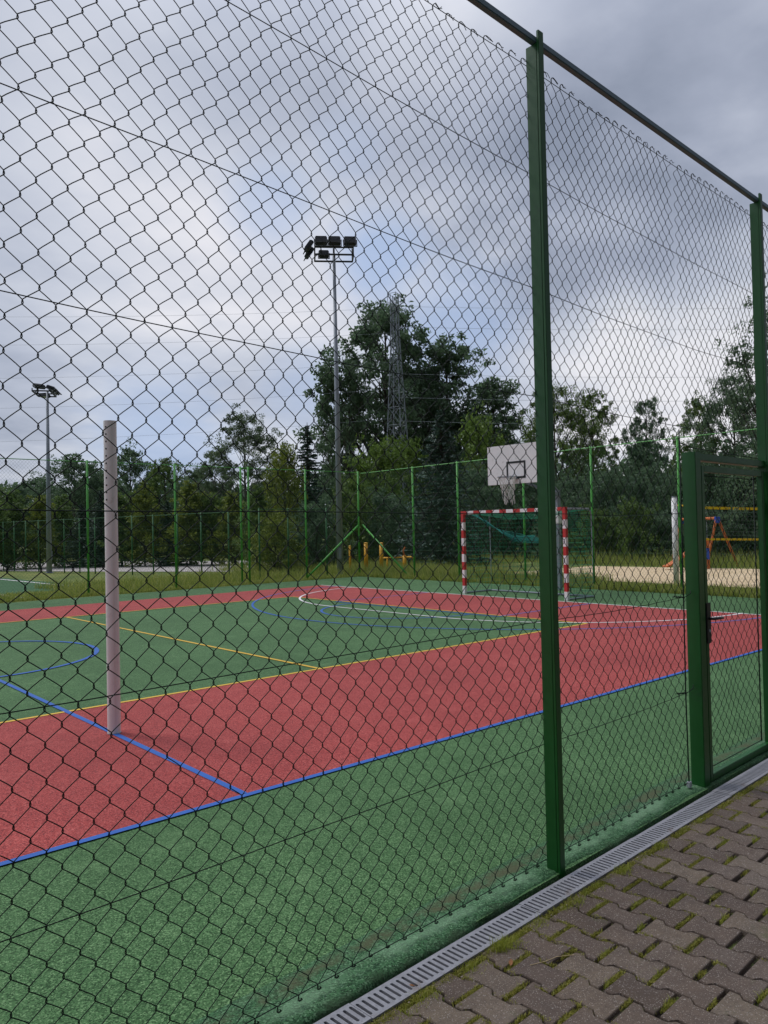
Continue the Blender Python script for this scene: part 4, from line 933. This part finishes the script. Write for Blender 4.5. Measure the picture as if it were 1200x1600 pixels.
# keep the sand free
P3 = np.array(Gp); Gs = np.array(Gs); keep = ~((P3[:, 0] > 20.0) & (P3[:, 0] < 27.6) & (P3[:, 1] < 16.4)); P3 = P3[keep]; Gs = Gs[keep]
me = blades('grass', P3, .5, 1.4, .016, 4, .7, Gs); tag(obj('tall_grass', me, M['grass_blade']), 'tall yellowish grass along and behind the far fences', 'grass', kind='stuff')

# ------------------------------------------------------------------ sky and sun
w = bpy.data.worlds.new('World'); SC.world = w; w.use_nodes = True; t = NT(w.node_tree)
for n_ in list(t.n): t.n.remove(n_)
sun_dir = Vector((-.25, .75, 1.05)).normalized()
elev = math.asin(sun_dir.z); azim = math.atan2(sun_dir.x, sun_dir.y)
sky = t.n.new('ShaderNodeTexSky'); sky.sky_type = 'NISHITA'; sky.sun_disc = False; sky.sun_elevation = elev; sky.sun_rotation = azim
D = t.n.new('ShaderNodeTexCoord').outputs['Generated']
sp = t.n.new('ShaderNodeSeparateXYZ'); t.link(D, sp.inputs[0]); zc = t.math('MAXIMUM', sp.outputs[2], 0.)
den = t.math('ADD', zc, .16)
cmb = t.n.new('ShaderNodeCombineXYZ'); t.link(t.math('DIVIDE', sp.outputs[0], den), cmb.inputs[0]); t.link(t.math('DIVIDE', sp.outputs[1], den), cmb.inputs[1])
n1 = t.noise(cmb.outputs[0], 1.5, 6, .52); n2 = t.noise(cmb.outputs[0], 4.5, 5, .5)
def blob(x, y, rad, soft=1.):
    d = ray(x, y); d = d/np.linalg.norm(d); vd = t.n.new('ShaderNodeVectorMath'); vd.operation = 'DISTANCE'; t.link(D, vd.inputs[0]); vd.inputs[1].default_value = tuple(float(c) for c in d)
    wob = t.math('MULTIPLY_ADD', n2, .30*rad*2, -.30*rad); dd = t.math('ADD', vd.outputs['Value'], wob)
    return t.math('SUBTRACT', 1, t.sstep(dd, rad*.15, rad*1.1))
val = t.math('MULTIPLY_ADD', n1, 1.1, -.03); val = t.math('ADD', val, t.math('MULTIPLY_ADD', n2, .35, -.175))
for x, y, rad, am in [(1040, 600, .22, .55), (430, 440, .20, .24), (580, 480, .14, .22), (690, 20, .16, .32), (300, 620, .2, .12), (60, 330, .3, .10), (250, 40, .25, .10), (960, 470, .06, .12),
                      (740, 235, .15, -.22), (960, 310, .22, -.22), (1060, 120, .24, -.13), (200, 150, .3, .10), (870, 420, .1, -.15), (1080, 420, .12, -.15), (40, 560, .16, -.10), (330, 60, .2, -.05), (20, 620, .10, -.08)]:
    val = t.math('ADD', val, t.math('MULTIPLY', blob(x, y, rad), am))
cl = t.ramp(val, [(.08, lin(132, 140, 157)), (.3, lin(153, 160, 177)), (.5, lin(174, 180, 195)), (.72, lin(196, 200, 211)), (.98, lin(224, 223, 228))])
blue = None
for x, y, rad, am in [(590, 400, .085, 1.0), (700, 520, .12, .8), (430, 320, .08, .6), (250, 690, .12, .8), (330, 700, .07, .5), (480, 610, .08, .5), (540, 240, .06, .3)]:
    v_ = t.math('MULTIPLY', blob(x, y, rad), am); blue = v_ if blue is None else t.math('MAXIMUM', blue, v_)
skyc = t.mix(.35, lin(150, 178, 216), (1, 1, 1, 1))
bl = t.mix(.0, lin(152, 178, 215), lin(152, 178, 215))
cl2 = t.mix(t.math('MULTIPLY', blue, .75), cl, lin(150, 174, 212))
# brighter high overcast towards the zenith (above the picture)
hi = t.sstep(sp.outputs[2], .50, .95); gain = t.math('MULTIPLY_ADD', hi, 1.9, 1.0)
back = t.sstep(sp.outputs[1], -.45, .15); gain = t.math('MULTIPLY', gain, t.math('MULTIPLY_ADD', back, .76, .24))  # added dimming of the unseen sky behind the camera, darkens camera-facing sides
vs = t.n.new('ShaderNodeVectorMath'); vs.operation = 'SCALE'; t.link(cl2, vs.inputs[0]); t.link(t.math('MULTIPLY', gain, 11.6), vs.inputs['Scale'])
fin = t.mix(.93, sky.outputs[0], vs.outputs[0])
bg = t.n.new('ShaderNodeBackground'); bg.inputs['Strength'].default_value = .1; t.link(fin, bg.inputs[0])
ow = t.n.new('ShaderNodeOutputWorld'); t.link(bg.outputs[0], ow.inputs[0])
sl = bpy.data.lights.new('sun', 'SUN'); sl.energy = 1.5; sl.angle = math.radians(14); sl.color = (1, .97, .92)
so = bpy.data.objects.new('sun', sl); COL.objects.link(so); so.rotation_euler = sun_dir.to_track_quat('Z', 'Y').to_euler()
SC.view_settings.view_transform = 'Standard'; SC.view_settings.look = 'None'; SC.view_settings.exposure = 0; SC.view_settings.gamma = 1
SC.cycles.max_bounces = 5; SC.cycles.diffuse_bounces = 3; SC.cycles.transparent_max_bounces = 8
